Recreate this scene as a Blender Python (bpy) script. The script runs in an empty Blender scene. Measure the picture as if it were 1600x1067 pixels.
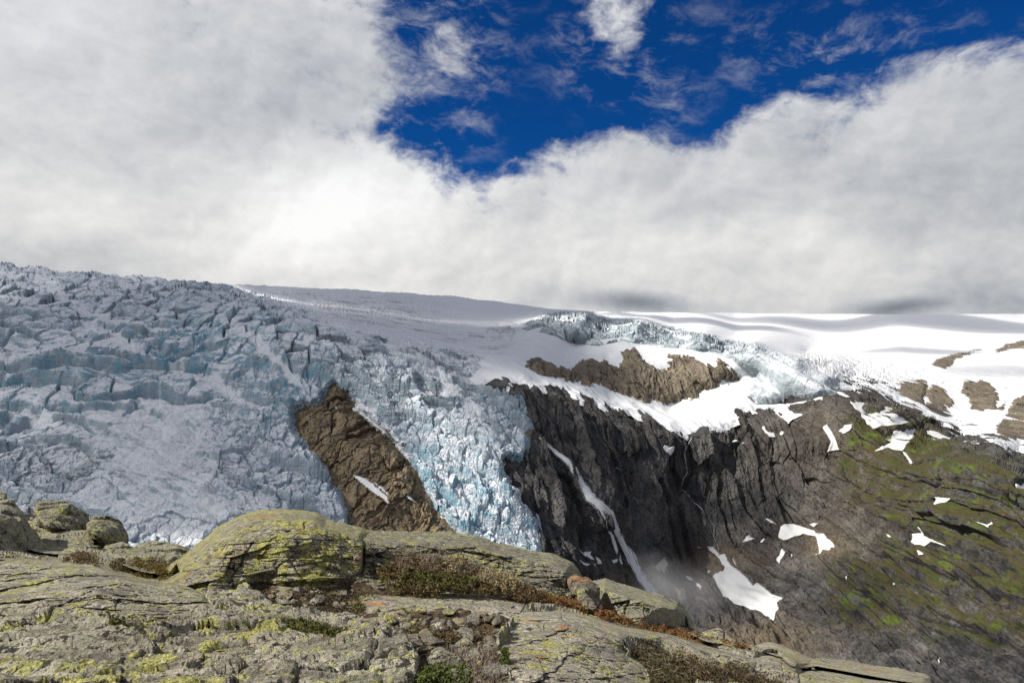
import bpy, bmesh, math, random
import numpy as np
from mathutils import Vector, Matrix

# ------------------------------------------------------------------ camera, sky, sun
scene = bpy.context.scene
K = 18.0 / 22.0 / 800.0            # tangent per photo pixel (22 mm lens, 1600 px wide)
HOR = 533.5
CAMZ = 1.7
cam_d = bpy.data.cameras.new("camera"); cam_d.lens = 22.0; cam_d.sensor_width = 36.0
cam_d.clip_start = 0.1; cam_d.clip_end = 60000.0
cam = bpy.data.objects.new("camera", cam_d); scene.collection.objects.link(cam)
cam.location = (0, 0, CAMZ); cam.rotation_euler = (math.pi / 2, 0, 0)
scene.camera = cam
scene.view_settings.view_transform = 'Standard'
scene.view_settings.look = 'None'
scene.view_settings.exposure = 0.35
scene.view_settings.gamma = 1.0
scene.cycles.use_denoising = True
scene.cycles.max_bounces = 6
scene.cycles.diffuse_bounces = 3
scene.cycles.transparent_max_bounces = 12
scene.cycles.volume_bounces = 2

SUN_EL, SUN_AZ = math.radians(42), math.radians(-102)      # azimuth from +Y towards +X
SUN = np.array([math.sin(SUN_AZ) * math.cos(SUN_EL), math.cos(SUN_AZ) * math.cos(SUN_EL), math.sin(SUN_EL)])
sun_d = bpy.data.lights.new("sun", 'SUN'); sun_d.energy = 5.0; sun_d.angle = math.radians(0.5)
sun_d.color = (1.0, 0.95, 0.86)
sun = bpy.data.objects.new("sun", sun_d); scene.collection.objects.link(sun)
sun.rotation_euler = Vector(tuple(-SUN)).to_track_quat('-Z', 'Y').to_euler()
sun.location = (-900, -200, 900)


class NT:
    """tiny helper round a node tree"""
    def __init__(self, tree):
        self.t = tree; self.n = tree.nodes; self.l = tree.links

    def node(self, typ, **kw):
        nd = self.n.new(typ)
        for k, v in kw.items():
            setattr(nd, k, v)
        return nd

    def plug(self, sock, v):
        if v is None:
            return
        if isinstance(v, bpy.types.NodeSocket):
            self.l.new(v, sock)
        else:
            sock.default_value = v

    def math(self, op, a, b=None, c=None, clamp=False):
        nd = self.node('ShaderNodeMath', operation=op, use_clamp=clamp)
        for i, v in enumerate((a, b, c)):
            self.plug(nd.inputs[i], v)
        return nd.outputs[0]

    def vmath(self, op, a, b=None):
        nd = self.node('ShaderNodeVectorMath', operation=op)
        self.plug(nd.inputs[0], a); self.plug(nd.inputs[1], b)
        return nd.outputs['Value'] if op in ('LENGTH', 'DOT_PRODUCT') else nd.outputs['Vector']

    def scale(self, v, s):
        nd = self.node('ShaderNodeMapping'); self.plug(nd.inputs['Vector'], v)
        nd.inputs['Scale'].default_value = s if hasattr(s, '__len__') else (s, s, s)
        return nd.outputs[0]

    def mapping(self, v, loc=(0, 0, 0), rot=(0, 0, 0), scale=(1, 1, 1), vt='POINT'):
        nd = self.node('ShaderNodeMapping', vector_type=vt); self.plug(nd.inputs['Vector'], v)
        nd.inputs['Location'].default_value = loc; nd.inputs['Rotation'].default_value = rot
        nd.inputs['Scale'].default_value = scale
        return nd.outputs[0]

    def noise(self, v, scale=1.0, detail=4.0, rough=0.5, dist=0.0, lac=2.0, typ='FBM', color=False):
        nd = self.node('ShaderNodeTexNoise', noise_type=typ)
        self.plug(nd.inputs['Vector'], v)
        nd.inputs['Scale'].default_value = scale; nd.inputs['Detail'].default_value = detail
        nd.inputs['Roughness'].default_value = rough; nd.inputs['Distortion'].default_value = dist
        nd.inputs['Lacunarity'].default_value = lac
        return nd.outputs['Color' if color else 'Fac']

    def voro(self, v, scale=1.0, feature='F1', out='Distance', rand=1.0):
        nd = self.node('ShaderNodeTexVoronoi', feature=feature)
        self.plug(nd.inputs['Vector'], v); nd.inputs['Scale'].default_value = scale
        nd.inputs['Randomness'].default_value = rand
        return nd.outputs[out]

    def ramp(self, v, a, b, lo=0.0, hi=1.0, smooth=True):
        nd = self.node('ShaderNodeMapRange', interpolation_type='SMOOTHSTEP' if smooth else 'LINEAR', clamp=True)
        self.plug(nd.inputs['Value'], v)
        self.plug(nd.inputs['From Min'], a); self.plug(nd.inputs['From Max'], b)
        self.plug(nd.inputs['To Min'], lo); self.plug(nd.inputs['To Max'], hi)
        return nd.outputs['Result']

    def mix(self, f, a, b, mode='MIX'):
        nd = self.node('ShaderNodeMix', data_type='RGBA', blend_type=mode, clamp_factor=True)
        self.plug(nd.inputs[0], f)
        for s, v in ((nd.inputs[6], a), (nd.inputs[7], b)):
            if isinstance(v, tuple) and len(v) == 3:
                v = v + (1.0,)
            self.plug(s, v)
        return nd.outputs[2]

    def attr(self, name, out='Fac'):
        return self.node('ShaderNodeAttribute', attribute_name=name).outputs[out]

    def sep(self, v):
        nd = self.node('ShaderNodeSeparateXYZ'); self.plug(nd.inputs[0], v); return nd.outputs

    def comb(self, x, y, z=0.0):
        nd = self.node('ShaderNodeCombineXYZ')
        for s, v in zip(nd.inputs, (x, y, z)):
            self.plug(s, v)
        return nd.outputs[0]

    def bump(self, h, strength, dist, normal=None):
        nd = self.node('ShaderNodeBump'); self.plug(nd.inputs['Height'], h)
        nd.inputs['Strength'].default_value = strength; nd.inputs['Distance'].default_value = dist
        if normal is not None:
            self.plug(nd.inputs['Normal'], normal)
        return nd.outputs[0]


# ---- world: physical sky with procedural clouds laid out by compass bearing and height above the horizon
world = bpy.data.worlds.new("World"); scene.world = world; world.use_nodes = True
w = NT(world.node_tree); w.n.clear()
wout = w.node('ShaderNodeOutputWorld')
sky = w.node('ShaderNodeTexSky', sky_type='NISHITA')
sky.sun_disc = False; sky.sun_elevation = SUN_EL; sky.sun_rotation = SUN_AZ % (2 * math.pi)
sky.altitude = 1400; sky.air_density = 1.0; sky.dust_density = 0.2; sky.ozone_density = 2.5
skyc = w.node('ShaderNodeGamma'); w.plug(skyc.inputs[0], sky.outputs[0]); skyc.inputs[1].default_value = 1.0
tint = w.mix(1.0, skyc.outputs[0], (0.04, 0.43, 1.0), 'MULTIPLY')
bg_sky = w.node('ShaderNodeBackground'); w.plug(bg_sky.inputs[0], tint); bg_sky.inputs[1].default_value = 0.052
D = w.node('ShaderNodeTexCoord').outputs['Generated']
dx, dy, dz = w.sep(D)
az = w.math('ARCTAN2', dx, dy)
el = w.math('ARCSINE', dz)
AE = w.comb(az, el, 0.0)


def sky_at(px, py):
    t = (px - 800) * K; v = (HOR - py) * K
    a = math.atan(t)
    return a, math.atan(v * math.cos(a))


def sky_blob(px, py, rx, ry, rot=0.0):
    a, e = sky_at(px, py)
    v = w.mapping(AE, loc=(a, e, 0), rot=(0, 0, math.radians(rot)), scale=(rx * K, ry * K, 1), vt='TEXTURE')
    r = w.vmath('LENGTH', v)
    return w.ramp(r, 0.0, 1.0, 1.0, 0.0)


def blob_sum(items, start):
    s = start
    for (px, py, rx, ry, rot, amt) in items:
        s = w.math('MULTIPLY_ADD', sky_blob(px, py, rx, ry, rot), amt, s)
    return s


Dw = w.mapping(D, rot=(0, math.radians(-14), 0), scale=(1.0, 1.0, 1.35))
warp = w.noise(Dw, 5.0, 4, 0.55, color=True)
warp = w.vmath('SCALE', w.vmath('SUBTRACT', warp, (0.5, 0.5, 0.5)), None)
warp.node.inputs['Scale'].default_value = 0.085
Dq = w.vmath('ADD', Dw, warp)
puff = w.noise(Dq, 5.0, 10, 0.54)
fine = w.noise(w.mapping(Dq, rot=(0, math.radians(-28), 0), scale=(0.9, 1, 1.25)), 12.0, 10, 0.66, 0.5)
micro = w.noise(Dq, 46.0, 6, 0.66, 0.3)
veil = w.noise(w.mapping(Dq, rot=(0, math.radians(-32), 0), scale=(0.8, 1, 1.3)), 17.0, 10, 0.66, 0.25)
SUN_OFF = (-0.016, 0.0, 0.014)
puff_l = w.noise(Dq, 5.0, 8, 0.56)
puff_s = w.noise(w.vmath('ADD', Dq, SUN_OFF), 5.0, 8, 0.56)
behind = w.ramp(dy, 0.45, 0.0, 0.0, -0.30)     # cloud thinned in the unseen sky behind, to weaken the fill light
# coverage: cloud everywhere, the openings of blue taken out of it
gaps = blob_sum([
    (825, 80, 165, 230, 5, -1.2), (745, 240, 135, 125, 40, -1.05), (1110, 40, 320, 230, -6, -1.4),
    (1420, -40, 360, 160, -10, -1.3), (930, 150, 190, 150, 0, -0.85), (660, 195, 150, 75, 10, -0.65),
    (1300, 105, 150, 80, -30, -0.6), (660, 20, 120, 120, 0, -0.55), (1080, 160, 160, 105, 0, -0.8),
    (965, 50, 120, 110, 35, 1.05), (1080, -30, 130, 70, 0, 0.45), (1380, 110, 100, 60, -30, 0.35), (1000, 215, 60, 60, 0, 0.3),
    (1000, -900, 2500, 800, 0, -0.9), (720, 80, 80, 90, 0, 0.35), (690, 290, 60, 40, 20, -0.35),
    (1000, 330, 1900, 200, 0, 0.25), (900, 460, 2600, 130, 0, 0.7), (200, 100, 500, 300, 0, 0.35), (700, 400, 300, 60, 0, 0.3)], 1.0)
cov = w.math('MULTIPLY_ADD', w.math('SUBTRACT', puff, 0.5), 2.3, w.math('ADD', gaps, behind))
cov = w.math('MULTIPLY_ADD', w.math('SUBTRACT', fine, 0.5), 1.35, cov)
cov = w.math('MULTIPLY_ADD', w.math('SUBTRACT', micro, 0.5), 0.75, cov)
alpha = w.ramp(cov, 0.16, 0.92)
vz = blob_sum([(1270, 110, 230, 90, -25, 0.7), (1030, 170, 120, 90, 10, 0.55), (700, 80, 160, 150, 20, 0.8), (960, 60, 170, 120, 20, 0.75), (680, 230, 160, 70, 10, 0.6), (1450, 60, 260, 70, -15, 0.5)], 0.0)
alpha = w.math('MAXIMUM', alpha, w.math('MULTIPLY', w.ramp(veil, 0.47, 0.80), vz))
# brightness of the cloud: large soft swells, brighter billows, thin edges
swell = w.noise(Dq, 2.6, 5, 0.5)
lit = w.math('SUBTRACT', puff_l, puff_s)
bri = blob_sum([
    (760, 350, 520, 170, -4, 0.16), (520, 370, 260, 190, 0, 0.15), (90, 100, 420, 330, 0, 0.10),
    (330, 180, 330, 170, 20, -0.10), (560, 150, 230, 150, 0, -0.07), (1330, 300, 500, 150, -15, -0.06),
    (1320, 390, 180, 60, -35, 0.12), (1090, 400, 280, 110, -10, 0.08), (1500, 475, 420, 40, 0, -0.15),
    (985, 472, 120, 26, -4, -0.42), (1390, 482, 90, 20, 4, -0.30), (80, 420, 480, 110, 0, -0.02), (60, 320, 200, 60, 0, 0.12),
    (850, 470, 130, 40, 8, -0.10)], 0.66)
bri = w.math('MULTIPLY_ADD', w.math('SUBTRACT', swell, 0.5), 0.60, bri)
bri = w.math('MULTIPLY_ADD', lit, 0.9, bri)
bri = w.math('MULTIPLY_ADD', w.math('SUBTRACT', micro, 0.5), 0.09, bri)
bri = w.ramp(bri, 0.10, 1.0, 0.085, 0.78, smooth=False)
cool = w.ramp(el, 0.02, 0.42, 0.0, 1.0)
ccol = w.mix(cool, (1.0, 0.99, 0.965), (0.965, 0.975, 1.0))
dark = w.ramp(bri, 0.2, 0.65, 1.0, 0.0)
ccol = w.mix(dark, ccol, (0.88, 0.94, 1.04))
bg_cl = w.node('ShaderNodeBackground'); w.plug(bg_cl.inputs[0], ccol); w.plug(bg_cl.inputs[1], bri)
mixs = w.node('ShaderNodeMixShader')
w.plug(mixs.inputs[0], alpha); w.plug(mixs.inputs[1], bg_sky.outputs[0]); w.plug(mixs.inputs[2], bg_cl.outputs[0])
w.plug(wout.inputs[0], mixs.outputs[0])
world.cycles.sampling_method = 'MANUAL'; world.cycles.sample_map_resolution = 512

# ------------------------------------------------------------------ numpy helpers
F = np.float32


def _hash(ix, iy, iz, seed):
    h = (ix.astype(np.uint32) * np.uint32(0x8da6b343)) ^ (iy.astype(np.uint32) * np.uint32(0xd8163841)) \
        ^ (iz.astype(np.uint32) * np.uint32(0xcb1ab31f)) ^ np.uint32((seed * 0x9E3779B1 + 12345) & 0xffffffff)
    h ^= h >> np.uint32(15); h *= np.uint32(0x2c1b3c6d); h ^= h >> np.uint32(12)
    h *= np.uint32(0x297a2d39); h ^= h >> np.uint32(15)
    return h


def gnoise(x, y, z, seed=0):
    """gradient noise, about -1..1"""
    x = np.asarray(x, F); y = np.asarray(y, F) + np.zeros_like(x); z = np.asarray(z, F) + np.zeros_like(x)
    fx, fy, fz = np.floor(x), np.floor(y), np.floor(z)
    ix, iy, iz = fx.astype(np.int32), fy.astype(np.int32), fz.astype(np.int32)
    x = x - fx; y = y - fy; z = z - fz
    u = x * x * x * (x * (x * 6 - 15) + 10); v = y * y * y * (y * (y * 6 - 15) + 10); s = z * z * z * (z * (z * 6 - 15) + 10)

    def g(a, b, c):
        h = _hash(ix + a, iy + b, iz + c, seed)
        gx = (h & np.uint32(1023)).astype(F) * F(2 / 1023) - 1
        gy = ((h >> np.uint32(10)) & np.uint32(1023)).astype(F) * F(2 / 1023) - 1
        gz = ((h >> np.uint32(20)) & np.uint32(1023)).astype(F) * F(2 / 1023) - 1
        return gx * (x - a) + gy * (y - b) + gz * (z - c)
    a = g(0, 0, 0); a += u * (g(1, 0, 0) - a)
    b = g(0, 1, 0); b += u * (g(1, 1, 0) - b)
    a += v * (b - a)
    c = g(0, 0, 1); c += u * (g(1, 0, 1) - c)
    d = g(0, 1, 1); d += u * (g(1, 1, 1) - d)
    c += v * (d - c)
    return (a + s * (c - a)) * F(1.3)


def fbm(x, y, z, oct=4, rough=0.5, seed=0):
    t = 0; a = 1.0; f = 1.0; n = 0
    for o in range(oct):
        t = t + a * gnoise(x * f, y * f, z * f, seed + o * 17); n += a; a *= rough; f *= 2.03
    return t / n


def ridged(x, y, z, oct=4, rough=0.5, seed=0):
    t = 0; a = 1.0; f = 1.0; n = 0
    for o in range(oct):
        t = t + a * (1 - np.abs(gnoise(x * f, y * f, z * f, seed + o * 31)) * 1.7); n += a; a *= rough; f *= 2.07
    return t / n


def voronoi(x, y, seed=0):
    """2-D cells: F1, F2-F1, cell random numbers (3), offset from the cell's centre"""
    x = np.asarray(x, F); y = np.asarray(y, F)
    ix, iy = np.floor(x).astype(np.int32), np.floor(y).astype(np.int32)
    zz = np.zeros_like(ix)
    f1 = np.full(x.shape, 9, F); f2 = f1.copy(); hb = np.zeros(x.shape, np.uint32); ox = np.zeros_like(x); oy = ox.copy()
    for a in (-1, 0, 1):
        for b in (-1, 0, 1):
            h = _hash(ix + a, iy + b, zz, seed)
            px = ix + a + (h & np.uint32(1023)).astype(F) / 1023; py = iy + b + ((h >> np.uint32(10)) & np.uint32(1023)).astype(F) / 1023
            ex, ey = x - px, y - py
            d = np.sqrt(ex * ex + ey * ey)
            m = d < f1
            f2 = np.where(m, f1, np.minimum(f2, d)); f1 = np.where(m, d, f1)
            hb = np.where(m, h, hb); ox = np.where(m, ex, ox); oy = np.where(m, ey, oy)
    h2 = _hash(hb.astype(np.int32), zz, zz, seed + 5)
    r = [(h2 & np.uint32(1023)).astype(F) / 1023, ((h2 >> np.uint32(10)) & np.uint32(1023)).astype(F) / 1023, ((h2 >> np.uint32(20)) & np.uint32(1023)).astype(F) / 1023]
    return f1, f2 - f1, r, ox, oy


def sstep(v, a, b):
    t = np.clip((v - a) / (b - a), 0, 1)
    return t * t * (3 - 2 * t)


def poly_sdf(X, Y, pts):
    """signed distance (inside positive) of points to a closed outline"""
    pts = np.asarray(pts, float); n = len(pts)
    d2 = np.full(X.shape, 1e18); ins = np.zeros(X.shape, bool)
    for i in range(n):
        ax, ay = pts[i]; bx, by = pts[(i + 1) % n]
        ex, ey = bx - ax, by - ay
        t = np.clip(((X - ax) * ex + (Y - ay) * ey) / max(ex * ex + ey * ey, 1e-9), 0, 1)
        d2 = np.minimum(d2, (X - ax - t * ex) ** 2 + (Y - ay - t * ey) ** 2)
        c = (ay > Y) != (by > Y)
        with np.errstate(divide='ignore', invalid='ignore'):
            ins ^= c & (X < ex * (Y - ay) / (ey if ey else 1e-9) + ax)
    return np.where(ins, 1, -1) * np.sqrt(d2)


class Field:
    """a value known on a coarse lattice, read back bilinearly"""
    def __init__(self, x0, x1, y0, y1, step, fn):
        self.x0, self.y0, self.s = x0, y0, step
        self.gx = np.arange(x0, x1 + step, step); self.gy = np.arange(y0, y1 + step, step)
        X, Y = np.meshgrid(self.gx, self.gy)
        self.v = fn(X, Y)

    def __call__(self, X, Y):
        u = np.clip((X - self.x0) / self.s, 0, len(self.gx) - 1.001); v = np.clip((Y - self.y0) / self.s, 0, len(self.gy) - 1.001)
        i = u.astype(int); j = v.astype(int); a = u - i; b = v - j
        V = self.v
        return (V[j, i] * (1 - a) + V[j, i + 1] * a) * (1 - b) + (V[j + 1, i] * (1 - a) + V[j + 1, i + 1] * a) * b


def rbf(points, values, X, Y, sx=1.0, sy=1.0, smooth=0.0):
    p = np.array([(a * sx, b * sy) for a, b in points], float); n = len(p)
    d = np.sqrt(((p[:, None] - p[None]) ** 2).sum(-1))
    A = np.zeros((n + 3, n + 3)); A[:n, :n] = d - np.eye(n) * smooth
    A[:n, n] = 1; A[n, :n] = 1; A[:n, n + 1:] = p; A[n + 1:, :n] = p.T
    c = np.linalg.solve(A, np.concatenate([np.array(values, float), [0, 0, 0]]))
    out = c[n] + c[n + 1] * X * sx + c[n + 2] * Y * sy
    for i in range(n):
        out = out + c[i] * np.sqrt((X * sx - p[i, 0]) ** 2 + (Y * sy - p[i, 1]) ** 2)
    return out


def xyz(px, py, Yd):
    return np.stack([(px - 800) * K * Yd, Yd + 0 * px, CAMZ + (HOR - py) * K * Yd], -1)


# ------------------------------------------------------------------ object helpers
COL = scene.collection


def tag(o, label=None, cat=None, group=None, kind=None):
    if label: o['label'] = label
    if cat: o['category'] = cat
    if group: o['group'] = group
    if kind: o['kind'] = kind
    return o


def empty(name, loc):
    o = bpy.data.objects.new(name, None); COL.objects.link(o); o.location = tuple(loc); o.empty_display_size = 0.5
    return o


def mesh_obj(name, V, faces, mat, attrs=None, smooth=False, parent=None, origin=None):
    """V (n,3); faces: list of (m,k) int arrays; the origin is put at the mesh's base unless given"""
    V = np.asarray(V, np.float64)
    if origin is None:
        lo, hi = V.min(0), V.max(0)
        origin = np.array([(lo[0] + hi[0]) / 2, (lo[1] + hi[1]) / 2, lo[2]])
    me = bpy.data.meshes.new(name)
    L = (V - origin).astype(F)
    me.vertices.add(len(L)); me.vertices.foreach_set('co', L.ravel())
    faces = [np.asarray(f, np.int32) for f in faces if len(f)]
    loops = np.concatenate([f.ravel() for f in faces])
    tot = np.concatenate([np.full(len(f), f.shape[1], np.int32) for f in faces])
    start = np.concatenate([[0], np.cumsum(tot)[:-1]]).astype(np.int32)
    me.loops.add(len(loops)); me.loops.foreach_set('vertex_index', loops)
    me.polygons.add(len(tot)); me.polygons.foreach_set('loop_start', start); me.polygons.foreach_set('loop_total', tot)
    me.polygons.foreach_set('use_smooth', np.full(len(tot), smooth, bool))
    for k, a in (attrs or {}).items():
        at = me.attributes.new(k, 'FLOAT', 'POINT'); at.data.foreach_set('value', np.asarray(a, F).ravel())
    me.update(calc_edges=True); me.validate()
    if mat: me.materials.append(mat)
    o = bpy.data.objects.new(name, me); COL.objects.link(o)
    o.location = tuple(origin)
    if parent is not None:
        o.parent = parent
        o.location = tuple(np.array(origin) - np.array(parent.location))
    return o


def grid_obj(name, Pos, keep, mat, attrs=None, smooth=False, parent=None):
    """Pos (r,c,3); keep (r,c) bool: quads whose four corners are kept"""
    r, c = keep.shape
    q = keep[:-1, :-1] & keep[1:, :-1] & keep[:-1, 1:] & keep[1:, 1:]
    idx = np.arange(r * c).reshape(r, c)
    f = np.stack([idx[:-1, :-1][q], idx[1:, :-1][q], idx[1:, 1:][q], idx[:-1, 1:][q]], -1)
    used = np.unique(f); remap = np.full(r * c, -1, np.int64); remap[used] = np.arange(len(used))
    V = Pos.reshape(-1, 3)[used]
    at = {k: np.asarray(a).reshape(-1)[used] for k, a in (attrs or {}).items()}
    return mesh_obj(name, V, [remap[f]], mat, at, smooth, parent)


def grid_normals(P):
    du = np.gradient(P, axis=1); dv = np.gradient(P, axis=0)
    n = np.cross(du, dv); n /= np.linalg.norm(n, axis=-1, keepdims=True) + 1e-9
    s = np.sign((n * (np.array([0, 0, CAMZ]) - P)).sum(-1, keepdims=True)); s[s == 0] = 1
    return n * s

# ------------------------------------------------------------------ materials of the far landscape
def new_mat(name):
    m = bpy.data.materials.new(name); m.use_nodes = True
    t = NT(m.node_tree); t.n.clear()
    out = t.node('ShaderNodeOutputMaterial'); b = t.node('ShaderNodeBsdfPrincipled')
    t.l.new(b.outputs[0], out.inputs[0])
    b.inputs['Specular IOR Level'].default_value = 0.25
    return m, t, b


def cliff_mat(name, dark, mid, light, streak=(0.12, 0.12, 0.014), veg=False, warm=None, rough=0.85):
    m, t, b = new_mat(name)
    P = t.node('ShaderNodeNewGeometry').outputs['Position']
    n1 = t.noise(P, 0.022, 6, 0.6, 0.4)
    st = t.noise(t.scale(P, streak), 1.0, 7, 0.62, 0.3)
    fi = t.noise(P, 0.30, 5, 0.58)
    st2 = t.noise(t.scale(t.mapping(P, rot=(0, -0.22, 0)), tuple(0.4 * c for c in streak)), 1.0, 5, 0.6, 0.6)
    col = t.mix(t.ramp(t.math('MULTIPLY_ADD', st2, 0.5, t.math('MULTIPLY', st, 0.5)), 0.40, 0.60), dark, mid)
    col = t.mix(t.ramp(t.math('MULTIPLY_ADD', n1, 0.7, t.math('MULTIPLY', fi, 0.3)), 0.44, 0.66), col, light)
    col = t.mix(t.math('MULTIPLY', t.math('SUBTRACT', 1.0, t.attr('tone')), 0.75), col, dark)
    if warm:
        col = t.mix(t.ramp(t.noise(P, 0.035, 5, 0.6), 0.5, 0.72, 0, 0.8 if not veg else 0.25), col, warm)
        col = t.mix(t.math('MULTIPLY', t.attr('warm'), 0.85), col, t.mix(fi, tuple(0.55 * c for c in warm), tuple(1.5 * c for c in warm)))
    col = t.mix(t.ramp(fi, 0.50, 0.36, 0, 0.45), col, tuple(0.45 * c for c in dark))
    if veg:
        g1 = t.noise(P, 0.045, 7, 0.68)
        g2 = t.noise(P, 0.42, 5, 0.72)
        gcol = t.mix(t.ramp(g1, 0.38, 0.66), (0.062, 0.046, 0.020), (0.046, 0.058, 0.013))
        gcol = t.mix(t.ramp(t.noise(P, 0.028, 3, 0.5), 0.55, 0.72), gcol, (0.085, 0.130, 0.016))
        gcol = t.mix(t.ramp(g2, 0.45, 0.75, 0, 0.8), gcol, (0.035, 0.038, 0.016))
        va = t.math('ADD', t.attr('veg'), t.math('MULTIPLY', t.math('SUBTRACT', t.math('ADD', t.math('MULTIPLY', g1, 0.5), t.math('MULTIPLY', g2, 0.5)), 0.5), 2.2))
        col = t.mix(t.ramp(va, 0.42, 0.62), col, gcol)
    t.plug(b.inputs['Base Color'], col); b.inputs['Roughness'].default_value = rough
    h = t.math('ADD', t.math('MULTIPLY', st, 1.6), t.math('MULTIPLY', fi, 1.0))
    t.plug(b.inputs['Normal'], t.bump(h, 0.7, 2.0))
    return m


def ice_mat(name, clean, deep, dirt_shade):
    m, t, b = new_mat(name)
    P = t.node('ShaderNodeNewGeometry').outputs['Position']
    big = t.noise(P, 0.012, 5, 0.6)
    mid = t.noise(P, 0.07, 6, 0.62, 0.3)
    fi = t.noise(P, 0.45, 6, 0.68)
    lay = t.noise(t.scale(P, (0.02, 0.03, 0.25)), 1.0, 6, 0.6, 0.8)
    ice = t.mix(t.ramp(t.math('MULTIPLY_ADD', fi, 0.35, t.math('MULTIPLY', mid, 0.65)), 0.42, 0.58), clean, deep)
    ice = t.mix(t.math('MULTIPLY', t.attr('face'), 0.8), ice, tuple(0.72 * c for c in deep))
    ice = t.mix(t.math('MULTIPLY', t.attr('blue'), t.ramp(mid, 0.40, 0.62)), ice, (0.19, 0.37, 0.47))
    dm = t.math('MULTIPLY_ADD', t.math('SUBTRACT', lay, 0.5), 1.8, t.attr('dirt_shade'))
    dm = t.math('MULTIPLY_ADD', t.math('SUBTRACT', fi, 0.5), 1.4, dm)
    ice = t.mix(t.ramp(dm, 0.30, 0.85, 0, 0.85), ice, dirt_shade)
    sm = t.math('MULTIPLY_ADD', t.math('SUBTRACT', t.math('MULTIPLY_ADD', fi, 0.6, t.math('MULTIPLY', mid, 0.4)), 0.5), 1.3, t.attr('snow'))
    col = t.mix(t.ramp(sm, 0.32, 0.72), ice, (0.78, 0.80, 0.84))
    t.plug(b.inputs['Base Color'], col); b.inputs['Roughness'].default_value = 0.55
    h = t.math('ADD', t.math('MULTIPLY', fi, 1.0), t.math('ADD', t.math('MULTIPLY', mid, 2.5), t.math('MULTIPLY', lay, 1.0)))
    t.plug(b.inputs['Normal'], t.bump(h, 1.0, 2.6))
    return m


def snow_mat(name, base=(0.70, 0.71, 0.73), dirty=(0.42, 0.41, 0.40), amount=0.25):
    m, t, b = new_mat(name)
    P = t.node('ShaderNodeNewGeometry').outputs['Position']
    n = t.noise(t.scale(P, (0.02, 0.012, 0.05)), 1.0, 7, 0.62, 0.4)
    f = t.noise(P, 0.4, 5, 0.6)
    d = t.math('MULTIPLY_ADD', t.math('SUBTRACT', n, 0.5), 1.6, t.attr('dirt_shade'))
    d = t.math('MULTIPLY_ADD', t.math('SUBTRACT', f, 0.5), 0.9, d)
    col = t.mix(t.ramp(d, 0.35, 1.0, 0.0, 0.9), base, dirty)
    col = t.mix(t.ramp(n, 0.55, 0.8, 0, amount), col, dirty)
    t.plug(b.inputs['Base Color'], col); b.inputs['Roughness'].default_value = 0.6
    t.plug(b.inputs['Normal'], t.bump(t.math('ADD', t.math('MULTIPLY', n, 2.0), t.math('MULTIPLY', f, 0.6)), 0.8, 1.6))
    return m


M_CLIFF = cliff_mat('dark_wet_gneiss', (0.019, 0.019, 0.021), (0.066, 0.065, 0.066), (0.145, 0.138, 0.128), veg=True, warm=(0.15, 0.115, 0.075))
M_BROWN = cliff_mat('brown_bedrock', (0.055, 0.044, 0.032), (0.175, 0.138, 0.095), (0.31, 0.245, 0.165), streak=(0.16, 0.10, 0.05), warm=(0.24, 0.18, 0.105))
M_OUTC = cliff_mat('ribbed_bedrock', (0.055, 0.047, 0.038), (0.16, 0.138, 0.11), (0.27, 0.235, 0.185), streak=(0.30, 0.10, 0.03), warm=(0.25, 0.20, 0.135))
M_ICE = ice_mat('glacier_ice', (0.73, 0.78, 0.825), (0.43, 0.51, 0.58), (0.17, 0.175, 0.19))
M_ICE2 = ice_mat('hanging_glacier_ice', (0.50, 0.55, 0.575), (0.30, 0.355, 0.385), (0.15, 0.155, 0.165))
M_SNOW = snow_mat('old_snow')
M_SNOWP = snow_mat('patch_snow', (0.66, 0.665, 0.665), (0.40, 0.38, 0.355), 0.35)

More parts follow.
